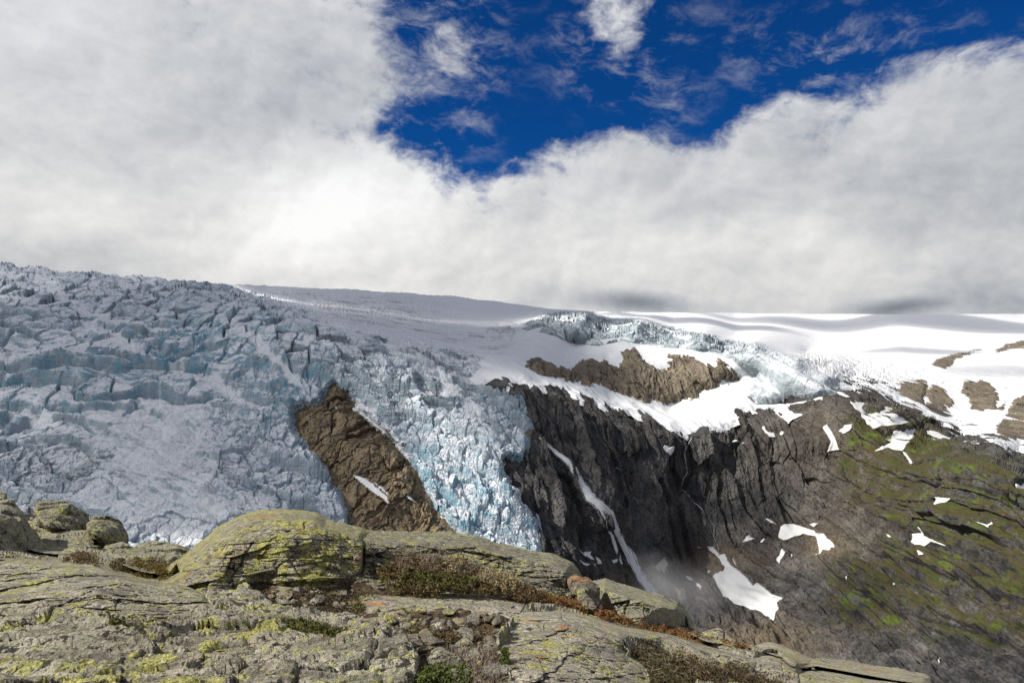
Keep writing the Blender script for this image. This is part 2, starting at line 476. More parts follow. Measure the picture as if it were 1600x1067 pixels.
# ------------------------------------------------------------------ lie of the land: distance (m) seen along bearings
DEPTH = [
    # skyline
    (-240, 390, 1850), (0, 411, 1600), (150, 427, 1560), (300, 438, 1520), (345, 443, 1700), (420, 446, 2700), (600, 454, 2800), (760, 469, 2700), (870, 482, 2500),
    (930, 486, 4800), (1000, 486, 6000), (1150, 488, 6500), (1300, 489, 6500), (1600, 490, 6500), (1860, 489, 6500),
    (0, 385, 2300), (300, 415, 2300), (600, 430, 4200), (900, 465, 6500), (1300, 470, 9000), (1800, 470, 9000),
    # icefall
    (-240, 520, 1250), (0, 500, 1180), (150, 500, 1190), (300, 510, 1200), (400, 475, 1330), (470, 490, 1270), (540, 511, 1200),
    (-240, 620, 950), (0, 600, 950), (200, 600, 950), (330, 590, 985), (430, 590, 985), (500, 600, 985),
    (-240, 720, 730), (0, 700, 750), (200, 700, 760), (350, 700, 800), (450, 690, 850),
    (-240, 820, 580), (0, 790, 620), (200, 850, 570), (350, 800, 660), (500, 800, 720), (300, 900, 520), (-240, 1000, 430), (100, 1000, 420), (500, 950, 560),
    # brown bedrock between the ice streams
    (515, 612, 960), (480, 650, 905), (560, 660, 900), (600, 720, 830), (560, 770, 765), (660, 770, 790), (700, 830, 735), (600, 840, 715), (650, 960, 600),
    # middle ice stream and dome
    (480, 470, 2000), (560, 480, 1950), (650, 500, 1750), (590, 520, 1250), (650, 550, 1160), (620, 600, 1030), (700, 560, 1190), (800, 590, 1150), (700, 620, 1000), (790, 650, 960),
    (650, 690, 900), (750, 720, 860), (720, 780, 800), (800, 780, 790), (770, 850, 735), (850, 870, 725), (800, 970, 630),
    (760, 500, 1900), (800, 530, 1500), (850, 560, 1330), (700, 485, 2200),
    # hanging ice
    (850, 492, 1850), (920, 490, 1820), (1000, 503, 1720), (1100, 524, 1580), (1180, 538, 1500), (1250, 562, 1420), (1300, 590, 1350), (1340, 617, 1270),
    (900, 535, 1600), (1000, 535, 1560), (1100, 550, 1480), (1180, 590, 1380), (1230, 633, 1280),
    (960, 482, 4200), (1050, 500, 3600), (1150, 520, 2800), (1260, 550, 2300), (1330, 590, 1800), (1400, 630, 1500),
    (1400, 500, 4200), (1400, 530, 2900), (1500, 560, 2400), (1600, 540, 2600), (1500, 640, 1650), (1600, 640, 1600), (1450, 600, 1850), (1800, 620, 1650), (1800, 700, 1250),
    (1500, 682, 1330), (1590, 703, 1200), (1440, 652, 1430),
    # outcrop below the hanging ice and snow shelf
    (880, 580, 1330), (950, 560, 1480), (1050, 580, 1420), (1150, 590, 1390), (1050, 634, 1330), (950, 618, 1290), (1080, 660, 1210), (1130, 625, 1290), (1180, 650, 1225),
    # dark wall
    (830, 620, 1080), (900, 625, 1130), (1000, 660, 1160), (1080, 690, 1170), (850, 690, 965), (900, 740, 935), (950, 820, 900), (1010, 930, 865), (1000, 750, 1050), (1000, 850, 985),
    (830, 760, 850), (870, 860, 790), (930, 920, 790), (900, 1000, 680), (1080, 780, 1110), (1100, 860, 1045), (1150, 700, 1190), (1200, 700, 1175), (1200, 800, 1100), (1050, 960, 850), (1150, 930, 910), (1210, 970, 850), (1120, 1040, 730), (1200, 1067, 690),
    # shoulder on the far side and its lower slopes
    (1340, 622, 1240), (1280, 640, 1215), (1400, 645, 1190), (1300, 720, 1130), (1420, 700, 1060), (1290, 830, 1010), (1250, 830, 1060), (1300, 880, 930), (1350, 790, 1030),
    (1440, 750, 930), (1500, 704, 905), (1560, 706, 880), (1600, 722, 840), (1800, 790, 720), (1450, 850, 820), (1400, 900, 820), (1350, 980, 770), (1600, 850, 690), (1500, 920, 700), (1600, 980, 590), (1450, 1040, 640), (1300, 1067, 650), (1600, 1067, 530), (1800, 1000, 520), (1300, 1200, 500), (800, 1200, 450), (200, 1200, 330), (1700, 1200, 400),
]
LOGY = Field(-260, 1860, 384, 1220, 4,
             lambda X, Y: rbf([(a, b) for a, b, _ in DEPTH], [math.log(c) for _, _, c in DEPTH], X, Y, 1.0, 1.6, 0.0))


SKYLINE = np.array([(-260, 392), (0, 413), (100, 422), (200, 432), (300, 439), (340, 443), (420, 446), (600, 455), (700, 462), (800, 474), (870, 483), (930, 486.5), (1000, 487.5), (1150, 489), (1300, 490.5), (1450, 491), (1600, 490), (1860, 489)], float)


def over(PX, PY):
    """how far (px) a point lies over the brow of the ice cap"""
    return np.maximum(np.interp(PX, SKYLINE[:, 0], SKYLINE[:, 1]) - PY, 0)


def dist(PX, PY):
    t = over(PX, PY)
    return np.exp(LOGY(PX, PY + t)) * (1 + 0.03 * t)


def place(PX, PY, Yd):
    """point of the land; past the brow it sinks away behind"""
    t = over(PX, PY)
    q = xyz(PX, PY + t, Yd)
    q[..., 2] = CAMZ + (HOR - PY - t) * K * Yd / (1 + 0.03 * t) - 6.0 * t
    return q


def base(PX, PY):
    return place(PX, PY, dist(PX, PY))


def blob(PX, PY, cx, cy, rx, ry):
    return np.exp(-(((PX - cx) / rx) ** 2 + ((PY - cy) / ry) ** 2))


def outline_field(pts, margin=60, step=3):
    p = np.array(pts, float)
    return Field(p[:, 0].min() - margin, p[:, 0].max() + margin, p[:, 1].min() - margin, p[:, 1].max() + margin, step,
                 lambda X, Y: poly_sdf(X, Y, pts))


BAND_LOWER = [(1860, 770), (1600, 716), (1560, 702), (1530, 692), (1480, 672), (1440, 656), (1400, 636), (1372, 618), (1350, 613), (1337, 615), (1279, 627), (1235, 642), (1252, 651), (1229, 663), (1222, 646), (1181, 642),
              (1151, 646), (1171, 656), (1138, 666), (1131, 676), (1104, 673), (1077, 686), (1056, 678), (1036, 676), (1016, 659), (986, 646), (969, 649), (945, 639), (911, 627), (884, 609), (844, 609), (822, 606), (800, 604)]
SNOWFIELD = [(-260, 330), (1860, 330)] + BAND_LOWER + [(740, 640), (560, 600), (400, 560), (-260, 560)]
GLACIER = [(-262, 330), (330, 330), (345, 440), (400, 455), (470, 474), (540, 503), (600, 512), (655, 527), (715, 535), (765, 556), (748, 580), (772, 592), (800, 603), (806, 612), (827, 640), (838, 672), (829, 705), (818, 728), (792, 720), (790, 744), (799, 760),
           (818, 780), (836, 803), (853, 841), (868, 873), (880, 905), (800, 960), (735, 900), (722, 850), (706, 826), (680, 792), (663, 762), (650, 735), (630, 707), (609, 680), (582, 656), (556, 638), (545, 612), (522, 598), (511, 612), (501, 630), (478, 632), (463, 638), (461, 664), (488, 707), (508, 736), (532, 758), (548, 795), (562, 838), (590, 930), (600, 1010), (-262, 1010)]
HANGING = [(807, 516), (824, 501), (844, 491), (874, 486), (918, 486), (962, 495), (1003, 500), (1043, 507), (1087, 518), (1131, 527), (1181, 535), (1215, 547), (1249, 558), (1273, 574), (1306, 592), (1341, 614), (1310, 618), (1272, 625), (1232, 636), (1205, 634), (1181, 632), (1166, 619), (1178, 597), (1163, 585),
           (1141, 562), (1104, 552), (1056, 549), (1016, 541), (969, 537), (935, 546), (894, 539), (854, 525), (830, 520)]
F_SNOW = outline_field(SNOWFIELD); F_GLAC = outline_field(GLACIER); F_HANG = outline_field(HANGING)


# ------------------------------------------------------------------ rock relief
def facets(u, v, su, sv, seed, tilt=1.0, joint=0.32):
    """split rock: slabs of their own height and tilt, parted by joints; also a tone per slab"""
    f1, e, r, ox, oy = voronoi(u / su, v / sv, seed)
    h = (r[0] - 0.5) + tilt * ((r[1] - 0.5) * 1.6 * ox + (r[2] - 0.5) * oy)
    return h - joint * (1 - sstep(e, 0.0, 0.06)), r[1], e


def rock_big(P):
    x, y, z = P[..., 0], P[..., 1], P[..., 2]
    r = fbm(x / 90, y / 90, z / 120, 3, 0.5, 3) * 14
    r += (ridged(x / 46 + y / 90, y / 60, z / 150, 3, 0.5, 11) - 0.45) * 13
    return r


def rock_fine(P, hill):
    x, y, z = P[..., 0], P[..., 1], P[..., 2]
    wu = fbm(x / 70, y / 70, z / 110, 3, 0.5, 19) * 13; wv = fbm(x / 60, y / 60, z / 60, 2, 0.5, 18) * 16
    u = x - 0.30 * z + 0.35 * y + wu; v = z + wv
    f1, t1, e1 = facets(u, v, 38, 120, 401, 1.5, 0.18); f2, t2, e2 = facets(u, v, 13, 46, 402, 1.5); f3, t3, e3 = facets(u, v, 5.0, 15, 403, 1.4)
    steep = f1 * 11 + f2 * 5.0 + f3 * 1.7 + (ridged(u / 9, y / 12, z / 75, 3, 0.5, 22) - 0.4) * 2.5
    tone_s = 1 - 0.65 * np.clip(0.9 - t1 * 1.3, 0, 1) - 0.35 * t2 - 0.3 * (1 - sstep(e1, 0, 0.08)) - 0.25 * (1 - sstep(e2, 0, 0.10))
    a = x * 0.5 - z * 0.85; b = x * 0.85 + z * 0.5 + wu * 0.4       # beds dipping steeply across the shoulder
    g1, q1, d1 = facets(b, a + wv, 34, 60, 404, 1.5, 0.08); g2, q2, d2 = facets(b, a + wv, 12, 26, 405, 1.5, 0.15); g3, q3, d3 = facets(b, a, 4.6, 11, 406)
    craggy = g1 * 11 + g2 * 5 + g3 * 1.7 + (ridged(x / 70, y / 60, z / 55, 3, 0.5, 28) - 0.45) * 22 + fbm(x / 16, y / 16, z / 12, 3, 0.55, 24) * 4
    tone_h = 1 - 0.45 * q2 - 0.10 * (1 - sstep(d1, 0, 0.10)) - 0.2 * (1 - sstep(d2, 0, 0.10))
    d = steep * (1 - hill) + craggy * hill + fbm(x / 3.6, y / 3.6, z / 5, 2, 0.5, 25) * 0.6
    return d, np.clip(tone_s * (1 - hill) + tone_h * hill, 0, 1)


def hill_w(PX, PY):
    s = (PX - 1250) / 140 + (PY - 800) / 400 * 0.4
    return np.clip(np.maximum(sstep(s, -0.3, 0.9), blob(PX, PY, 1200, 1010, 160, 90)), 0, 1)


def mesh_grid(x0, x1, y0, y1, sx, sy):
    return np.meshgrid(np.arange(x0, x1 + sx, sx), np.arange(y0, y1 + sy, sy))


# where old snow lies on the mountain: outline and what sets each patch apart
def z(ox, oy, sc, pts):
    return [(ox + a / sc, oy + b / sc) for a, b in pts]


Z4 = lambda *p: z(1100, 460, 3.2, p)
Z5 = lambda *p: z(800, 680, 2.963, p)
Z6 = lambda *p: z(1150, 734, 3.204, p)
Z2 = lambda *p: z(400, 420, 2.963, p)
ZF = lambda *p: z(400, 740, 3.263, p)
PATCHES = [
    (Z4((725, 540), (800, 545), (790, 575), (815, 605), (880, 600), (910, 570), (960, 600), (1000, 650), (970, 672), (905, 668), (850, 672), (810, 652), (770, 592)), 'large notched snow patch on top of the green shoulder, nearest the snow gully'),
    (Z4((595, 675), (625, 665), (660, 715), (685, 780), (620, 788), (640, 740)), 'tall thin snow patch high on the shoulder where the dark wall begins'),
    (Z4((676, 692), (710, 668), (742, 665), (745, 680), (700, 706)), 'small lopsided snow patch above the tall thin one on the shoulder'),
    (Z4((940, 690), (985, 700), (1040, 700), (1040, 740), (1010, 770), (980, 792), (920, 792), (862, 797), (905, 768), (930, 745), (900, 732), (935, 722)), 'ragged star-shaped snow patch in the middle of the grassy shoulder'),
    (Z4((1058, 695), (1110, 697), (1170, 702), (1245, 742), (1150, 747), (1090, 722)), 'smooth wedge of snow on the shoulder just below the snow gully'),
    (Z4((1285, 745), (1370, 750), (1385, 758), (1320, 762)), 'thin sliver of snow beside the gully above the dark green dome'),
    (Z4((990, 800), (1010, 805), (1055, 850), (1040, 856)), 'narrow streak of snow trailing down from the star-shaped patch'),
    (Z4((283, 668), (300, 665), (320, 700), (350, 702), (362, 728), (325, 730), (300, 705)), 'small comma of snow on the rim of the dark wall below the ice fan'),
    (Z4((376, 705), (388, 688), (404, 702), (385, 718)), 'tiny dab of snow on the rim next to the comma-shaped patch'),
    (Z4((135, 738), (165, 722), (180, 735), (160, 742)), 'tiny smear of snow on the dark wall under the snow shelf, the upper of two'),
    (Z4((180, 750), (192, 738), (202, 754), (190, 758)), 'tiny dab of snow on the dark wall under the snow shelf, the lower of two'),
    (Z5((1160, 382), (1195, 395), (1245, 428), (1200, 415)), 'thin slanting strip of snow above the horseshoe of snow on the wall foot'),
    (Z5((1228, 470), (1245, 425), (1290, 408), (1340, 428), (1400, 440), (1410, 450), (1440, 448), (1495, 508), (1500, 535), (1440, 552), (1415, 592), (1396, 580), (1415, 530), (1410, 472), (1350, 462), (1300, 475), (1255, 482)), 'horseshoe of snow wrapped round a brown rock knob'),
    (Z5((1338, 580), (1365, 575), (1392, 582), (1372, 602)), 'little snow remnant under the brown rock knob inside the horseshoe'),
    (Z5((1380, 415), (1400, 408), (1426, 406), (1400, 430)), 'little lens of snow just above the horseshoe of snow'),
    (Z5((1065, 502), (1085, 480), (1095, 476), (1124, 495), (1090, 505)), 'small pointed snow patch on the ledge between stream foot and horseshoe'),
    (Z5((1150, 512), (1165, 498), (1180, 502), (1160, 516)), 'speck of snow beside the small pointed patch on the ledge'),
    (Z5((1224, 597), (1245, 575), (1262, 548), (1276, 572), (1242, 614)), 'leaf-shaped snow patch below the horseshoe of snow'),
    (Z5((1300, 575), (1312, 572), (1314, 598), (1304, 598)), 'tiny upright bit of snow between the leaf-shaped patch and the rock knob'),
    (Z5((898, 520), (935, 520), (958, 545), (962, 560), (985, 560), (1012, 620), (1080, 662), (1118, 695), (1140, 680), (1165, 705), (1205, 745), (1258, 768), (1255, 790), (1232, 800), (1242, 825), (1228, 850), (1216, 880), (1150, 832), (1080, 792), (1030, 782), (1000, 760), (960, 705), (928, 652), (975, 645), (985, 630), (940, 562), (905, 535)), 'largest snow tongue, hanging below the thin winding stream'),
    (Z5((692, 60), (700, 50), (722, 62), (750, 55), (748, 72), (738, 97), (712, 85)), 'lone snow patch near the top of the dark wall by the winding stream'),
    (Z5((800, 645), (815, 645), (840, 662), (836, 674), (815, 662)), 'small strip of snow before the large snow tongue, the upper of two'),
    (Z5((846, 680), (862, 684), (882, 708), (872, 716), (855, 698)), 'small strip of snow before the large snow tongue, the lower of two'),
    (Z5((1018, 583), (1026, 588), (1040, 614), (1034, 618)), 'thin lick of snow beside the upper neck of the large snow tongue'),
    (Z5((900, 632), (918, 636), (922, 646), (906, 644)), 'crumb of snow touching the narrow notch of the large snow tongue'),
    (Z5((850, 520), (868, 522), (866, 532), (852, 530)), 'crumb of snow at the head of the large snow tongue'),
    (Z5((232, 520), (262, 517), (292, 530), (270, 540), (300, 560), (285, 568), (250, 540)), 'bent snow streak on the dark ledge near the ice tongue'),
    (Z5((298, 530), (325, 540), (352, 545), (348, 562), (366, 590), (345, 588), (322, 560)), 'forked snow streak on the dark ledge between ice tongue and waterfall'),
    (Z5((362, 565), (402, 578), (420, 598), (385, 605)), 'crumbly snow dab on the dark ledge, beside the forked streak'),
    (Z5((432, 568), (460, 575), (492, 570), (486, 588), (455, 592)), 'snow dab on the dark ledge closest to the waterfall'),
    (Z5((297, 583), (312, 588), (338, 610), (330, 620)), 'slim snow streak lowest on the dark ledge'),
    (Z5((1562, 680), (1575, 676), (1580, 700), (1592, 705), (1584, 718), (1570, 708)), 'small two-lobed snow remnant in the shaded slope of scree'),
    (Z6((898, 382), (915, 345), (955, 330), (952, 306), (965, 318), (985, 350), (1005, 362), (1062, 382), (1050, 390), (1000, 375), (962, 402), (920, 400)), 'snow patch with a pointed tail amid the green slope'),
    (Z6((1008, 140), (1055, 150), (1108, 152), (1070, 178), (1038, 208), (1022, 178)), 'triangular snow patch beneath the dark green dome'),
    (Z6((1390, 86), (1420, 82), (1442, 70), (1480, 78), (1480, 140), (1442, 132)), 'snow patch on the green slope cut off by the frame edge'),
    (Z6((1250, 285), (1285, 290), (1305, 270), (1318, 300), (1305, 318), (1275, 298)), 'small ragged snow patch on the striped green slope'),
    (Z6((796, 568), (808, 566), (822, 602), (814, 608)), 'small upright snow sliver among reddish scrub'),
    (Z6((940, 430), (962, 430), (966, 448), (948, 456)), 'crumb of snow just below the patch with the pointed tail'),
    (Z6((1040, 984), (1050, 982), (1050, 1005), (1042, 1008)), 'tiny snow sliver in the lowest rock cleft'),
    (Z6((776, 345), (792, 342), (798, 354), (782, 358)), 'crumb of snow on the rocks before the patch with the pointed tail'),
    (Z6((0, 478), (3, 488), (0, 500), (-5, 490)), 'speck of snow above the broad part of the large snow tongue'),
]
RIB = [(464, 640), (482, 637), (500, 634), (508, 618), (514, 602), (526, 602), (538, 610), (552, 636), (578, 660), (605, 686), (629, 712), (648, 740), (663, 766), (682, 796), (708, 828), (724, 852), (740, 905), (600, 960), (585, 930), (562, 838), (549, 795), (534, 758), (510, 736), (491, 707), (464, 664)]
F_RIB = outline_field(RIB)
F_PATCH = Field(800, 1640, 600, 1067, 3, lambda X, Y: np.max([poly_sdf(X, Y, p) for p, _ in PATCHES], 0))

# mountain: the bedrock under everything that is not deep under ice
PX, PY = mesh_grid(440, 1800, 540, 1150, 1.25, 1.15)
B = base(PX, PY); N = grid_normals(B)
hw = hill_w(PX, PY)
sd = F_SNOW(PX, PY)
damp = np.clip(1 - (sd + 2) / 10, 0.0, 1)
big = rock_big(B) * np.clip(1 - sd / 30, 0.25, 1)
crest = 1 - 0.65 * np.clip(blob(PX, PY, 1530, 712, 140, 26) + blob(PX, PY, 1360, 630, 90, 18), 0, 1)
rf, tone = rock_fine(B, hw)
d = (big + rf * damp * (1 - 0.8 * sstep(F_PATCH(PX, PY), -4, 4))) * crest
under = sstep(F_RIB(PX, PY), -34, -12)
d = d * (1 - under) - 12 * under
Pm = B + N * d[..., None]
veg = np.clip(0.08 + 1.5 * blob(PX, PY, 1570, 900, 120, 80) + 0.55 * blob(PX, PY, 1500, 760, 170, 60) + 0.45 * blob(PX, PY, 1400, 720, 110, 90) + 0.45 * blob(PX, PY, 1330, 690, 110, 50) + 0.5 * blob(PX, PY, 1340, 930, 90, 80)
              + 0.42 * blob(PX, PY, 1480, 880, 120, 90) + 0.4 * blob(PX, PY, 1590, 1000, 60, 70) + 0.35 * blob(PX, PY, 1440, 960, 110, 60), 0, 1) * sstep(hw, 0.2, 0.8) * 0.80
Nm = grid_normals(Pm)
veg = veg * (0.25 + 1.0 * sstep(Nm[..., 2], 0.2, 0.65))
warm = np.clip(blob(PX, PY, 1120, 885, 60, 30) + blob(PX, PY, 1290, 860, 40, 30) + 0.8 * blob(PX, PY, 1200, 1020, 90, 50) + 0.4 * blob(PX, PY, 1340, 680, 150, 70) + 0.25 * blob(PX, PY, 1360, 790, 110, 70) + 0.5 * blob(PX, PY, 960, 920, 40, 30), 0, 1)
keep = (sd < 25) & (F_GLAC(PX, PY) < 18)
mountain = grid_obj('mountain', Pm, keep, M_CLIFF, {'veg': veg, 'warm': warm, 'tone': tone})
tag(mountain, kind='structure')


# ------------------------------------------------------------------ snow and ice relief
def blocks(x, y, size, seed, tilt=0.9, drop=0.5, aniso=1.0):
    """broken ice: cells of their own height and tilt, parted by crevasses; about -1..1 times size"""
    f1, e, r, ox, oy = voronoi(x / size, y / (size * aniso), seed)
    h = (r[0] - 0.5) * 0.9 + tilt * 1.25 * ((r[1] - 0.5) * ox + (r[2] - 0.2) * oy) - 0.12 * f1
    return h - drop * 1.15 * (1 - sstep(e, 0.0, 0.11))


def terraces(x, y, step, seed):
    """long crevasse-bound steps across the flow, steep side down-glacier"""
    wv = fbm(x / 160, y / 110, 0, 3, 0.5, seed) * 2.0 + fbm(x / 34, y / 34, 0, 2, 0.5, seed + 3) * 0.32
    ph = y / step + wv
    c = np.floor(ph); f = ph - c
    amp = 0.55 + 0.9 * gnoise(x / 90 + c * 7.3, c * 3.1, 0, seed + 9)
    prof = np.where(f < 0.16, sstep(f, 0, 0.16), 1 - (f - 0.16) / 0.84)
    lip = np.exp(-((f - 0.2) / 0.06) ** 2) * 0.12
    return (prof - 0.5 + lip) * np.clip(amp, 0, 1.5), f, c


def ice_relief(P, PX, PY):
    x, y = P[..., 0], P[..., 1]
    wx = x + fbm(x / 60, y / 60, 0, 2, 0.5, 71) * 12; wy = y + fbm(x / 60, y / 60, 5, 2, 0.5, 72) * 12
    top = np.clip(blob(PX, PY, 110, 445, 260, 40) + blob(PX, PY, 380, 490, 120, 50) + 0.9 * blob(PX, PY, 500, 535, 80, 40) + 0.8 * blob(PX, PY, 220, 480, 120, 30), 0, 1)
    ter = np.clip(1.2 * blob(PX, PY, 60, 560, 230, 85) + blob(PX, PY, 250, 560, 140, 60) + 0.5 * blob(PX, PY, 30, 690, 160, 40) + 0.8 * blob(PX, PY, -150, 600, 160, 100), 0, 1) * (1 - 0.7 * top)
    smooth = np.clip(1.2 * blob(PX, PY, 245, 680, 95, 80) + 0.8 * blob(PX, PY, 150, 790, 120, 40) + 0.8 * blob(PX, PY, 330, 790, 90, 50) + 0.8 * blob(PX, PY, 100, 480, 50, 12), 0, 1)
    rub = np.clip(1 - top - ter - 0.95 * smooth, 0, 1)
    tip = np.clip(blob(PX, PY, 770, 800, 90, 70) + 0.6 * blob(PX, PY, 690, 740, 50, 50), 0, 1)
    h = top * (blocks(wx, wy, 40, 5, 1.3, 0.7, 0.9) * 17 * sstep(PY - np.interp(PX, SKYLINE[:, 0], SKYLINE[:, 1]), -25, 22) + blocks(wx, wy, 17, 6, 1.1, 0.4) * 4)
    t1, f, c = terraces(x, wy, 66, 31); t2, _, _ = terraces(x + 90, wy, 21, 32)
    h += ter * (t1 * 32 + t2 * 6 + blocks(wx, wy, 48, 8, 0.6, 0.7, 0.7) * 8 + blocks(wx, wy, 12, 12, 0.8, 0.4) * 1.8)
    flow, _, _ = terraces(x * 0.8 + 30, wy + 0.35 * x, 58, 34)
    vary = sstep(fbm(x / 120, y / 120, 3, 2, 0.5, 48), -0.25, 0.25)
    h += rub * (flow * 21 + blocks(wx, wy, 52, 9, 1.1, 0.15) * (6 + 9 * vary) + blocks(wx, wy, 15, 10, 1.1, 0.35) * (8 - 3 * vary) + blocks(wx, wy, 6, 15, 1.1, 0.25) * (3.0 - 1.4 * vary))
    h += tip * (blocks(wx, wy, 17, 13, 1.2, 0.4) * 9 + blocks(wx, wy, 6.5, 14, 1.2, 0.3) * 3.0)
    t3, _, _ = terraces(x - 40, y + 0.4 * x, 30, 33)
    h += smooth * (t3 * 6 + fbm(x / 30, y / 30, 0, 3, 0.5, 41) * 6 + blocks(wx, wy, 30, 16, 0.5, 0.05, 0.8) * 1.2)
    h += fbm(x / 110, y / 110, 0, 3, 0.5, 43) * 12 + fbm(x / 7, y / 7, P[..., 2] / 7, 3, 0.6, 44) * 1.6
    ramp_ = np.zeros_like(h)
    wb1 = fbm(PX / 34, PY / 20, 0 * PX, 3, 0.55, 45) * 22; wb2 = fbm(PX / 30, PY / 18, 0 * PX + 5, 3, 0.55, 46) * 9; wb3 = 1.15 + 0.9 * fbm(PX / 22, PY / 14, 0 * PX + 9, 2, 0.5, 47)
    for pts in ([(60, 435), (110, 470), (170, 500), (260, 515)], [(330, 482), (400, 530), (450, 580), (470, 600)], [(0, 560), (80, 548), (170, 545)], [(0, 645), (60, 655), (90, 670)], [(140, 505), (230, 560), (330, 590), (400, 640)], [(560, 625), (600, 665), (640, 712)], [(600, 540), (680, 580), (740, 640)]):
        for (ax, ay), (bx, by) in zip(pts[:-1], pts[1:]):
            ex, ey = bx - ax, (by - ay) * 2.2
            tt = np.clip(((PX - ax) * ex + (PY - ay) * 2.2 * ey) / (ex * ex + ey * ey), 0, 1)
            dd = np.hypot(PX + wb1 - ax - tt * ex, (PY + wb2 - ay) * 2.2 - tt * ey) * wb3
            ramp_ = np.maximum(ramp_, np.exp(-(dd / 10) ** 2))
    h = h * (1 - 0.7 * ramp_)
    return h, top, ter, smooth, rub, tip, ramp_


PX, PY = mesh_grid(-250, 900, 398, 1010, 1.2, 0.72)
B = base(PX, PY)
sd = F_GLAC(PX, PY) + fbm(B[..., 0] / 14, B[..., 1] / 14, B[..., 2] / 14, 3, 0.55, 51) * 5
h, top, ter, smo, rub, tip, rmp = ice_relief(B, PX, PY)
snowedge = np.clip(1.15 - np.abs(PY - 520) / 90, 0, 1) * sstep(PX, 330, 420) * sstep(-PX, -840, -760) * sstep(620 - PY, 0, 40)
width = 7 + 26 * snowedge
thick = -9 + 24 * sstep(sd, -2, 12) + 0 * sd
thick = thick * (1 - snowedge) + snowedge * (-4 + 12 * sstep(sd, 0, 34))
rise = np.clip((sd + 2) / width, 0, 1)
Yd = dist(PX, PY) - thick
Pi = place(PX, PY, Yd)
edge = (1 - sstep(sd, 3, 16)) * (1 - snowedge)
Pi[..., 2] += h * (0.15 + 0.85 * rise)
Pi[..., 1] -= (blocks(B[..., 0], B[..., 2] * 1.5, 9, 61, 1.0, 0.4) * 4.5) * edge + fbm(B[..., 0] / 5, B[..., 2] / 9, 0, 3, 0.6, 62) * 1.2
Ni = grid_normals(Pi)
x, y = B[..., 0], B[..., 1]
snow = sstep(Ni[..., 2], 0.5, 0.9) * (0.52 + 0.25 * ter + 0.05 * top - 0.10 * rub + 0.2 * smo) + 1.0 * rmp + 0.55 * blob(PX, PY, 240, 700, 70, 70) + 0.6 * tip * sstep(Ni[..., 2], 0.2, 0.7) + 0.5 * snowedge * (1 - sstep(sd, 4, 30)) + 0.22 * blob(PX, PY, 680, 570, 100, 50) + 0.3 * fbm(x / 60, y / 60, 0, 3, 0.5, 81)
blue = np.clip(blob(PX, PY, 330, 540, 120, 45) + 0.8 * blob(PX, PY, 470, 610, 60, 40) + 0.7 * blob(PX, PY, 100, 590, 200, 60) + blob(PX, PY, 720, 830, 40, 50) + 0.5 * tip + 0.4 * blob(PX, PY, 650, 730, 40, 60) + 0.4 * edge + 0.25, 0, 1) * (1 - 0.6 * sstep(Ni[..., 2], 0.5, 0.95))
dirt_shade = 0.05 + 0.4 * np.clip(blob(PX, PY, 100, 700, 130, 40) + blob(PX, PY, 330, 760, 110, 60) + 0.8 * blob(PX, PY, 500, 540, 140, 40) + 0.7 * blob(PX, PY, 630, 620, 80, 60) + 0.7 * blob(PX, PY, 700, 600, 80, 50) + 0.7 * blob(PX, PY, 60, 735, 120, 22), 0, 1) - 0.25 * tip + 0.25 * top * (1 - sstep(Ni[..., 2], 0.3, 0.8))
fl = fbm((x + 0.25 * y) / 11, y / 150, 0, 4, 0.6, 85); fl2 = fbm((x - 0.1 * y) / 34, y / 260, 0, 3, 0.55, 86)
snow = snow + 0.45 * fl * (0.4 + smo) + 0.60 * fl2 + 0.12; dirt_shade = dirt_shade - 0.5 * fl2 + 0.25 * fl
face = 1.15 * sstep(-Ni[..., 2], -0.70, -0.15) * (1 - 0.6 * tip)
glacier = grid_obj('glacier', Pi, sd > -4, M_ICE, {'face': face, 'snow': snow, 'blue': blue, 'dirt_shade': dirt_shade})
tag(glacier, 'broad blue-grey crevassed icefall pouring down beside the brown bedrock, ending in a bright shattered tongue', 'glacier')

# snowfield: domes and plateau behind, shelf and gully
PX, PY = mesh_grid(300, 1800, 425, 780, 1.3, 0.8)
B = base(PX, PY)
x, y = B[..., 0], B[..., 1]
sd = F_SNOW(PX, PY) + fbm(x / 26, y / 26, B[..., 2] / 26, 4, 0.6, 91) * 7 * np.clip((PY - 560) / 30, 0, 1)
cre = np.clip(1.2 * blob(PX, PY, 560, 480, 130, 22) + 0.8 * blob(PX, PY, 740, 540, 70, 22) + 0.7 * blob(PX, PY, 440, 462, 60, 10) + 0.8 * blob(PX, PY, 640, 505, 70, 14) + 0.5 * blob(PX, PY, 700, 530, 60, 18), 0, 1)
brk = np.clip(blob(PX, PY, 1330, 583, 75, 20) + blob(PX, PY, 1260, 566, 40, 10) + 0.8 * blob(PX, PY, 1420, 600, 50, 14) + 0.7 * blob(PX, PY, 790, 515, 30, 12), 0, 1)
Yd = dist(PX, PY)
h = fbm(x / 160, y / 160, 0, 3, 0.45, 93) * (10 - 7.5 * sstep(PX, 900, 1100) * (PY < 600)) + fbm(x / 22, y / 22, 0, 3, 0.5, 94) * 1.2
t1, f1_, _ = terraces(x * 0.6, y + 0.35 * x, 85, 95)
gap = sstep(fbm((x + 0.2 * y) / 110, y / 30, 0, 4, 0.65, 96), 0.0, 0.12)
h += cre * (-4 * gap + t1 * 3)
h += brk * (blocks(x, y, 34, 97, 0.8, 0.8, 1.5) * 12 + blocks(x, y, 12, 98, 0.8, 0.5, 1.4) * 4)
bigr = rock_big(B) * np.clip(1 - F_SNOW(PX, PY) / 30, 0.25, 1) * (PY > 560)
N = grid_normals(B)
Ps = B + N * (bigr * sstep(PX, 780, 820))[..., None]
toward = np.array([0, 0, CAMZ]) - B; toward /= np.linalg.norm(toward, axis=-1, keepdims=True)
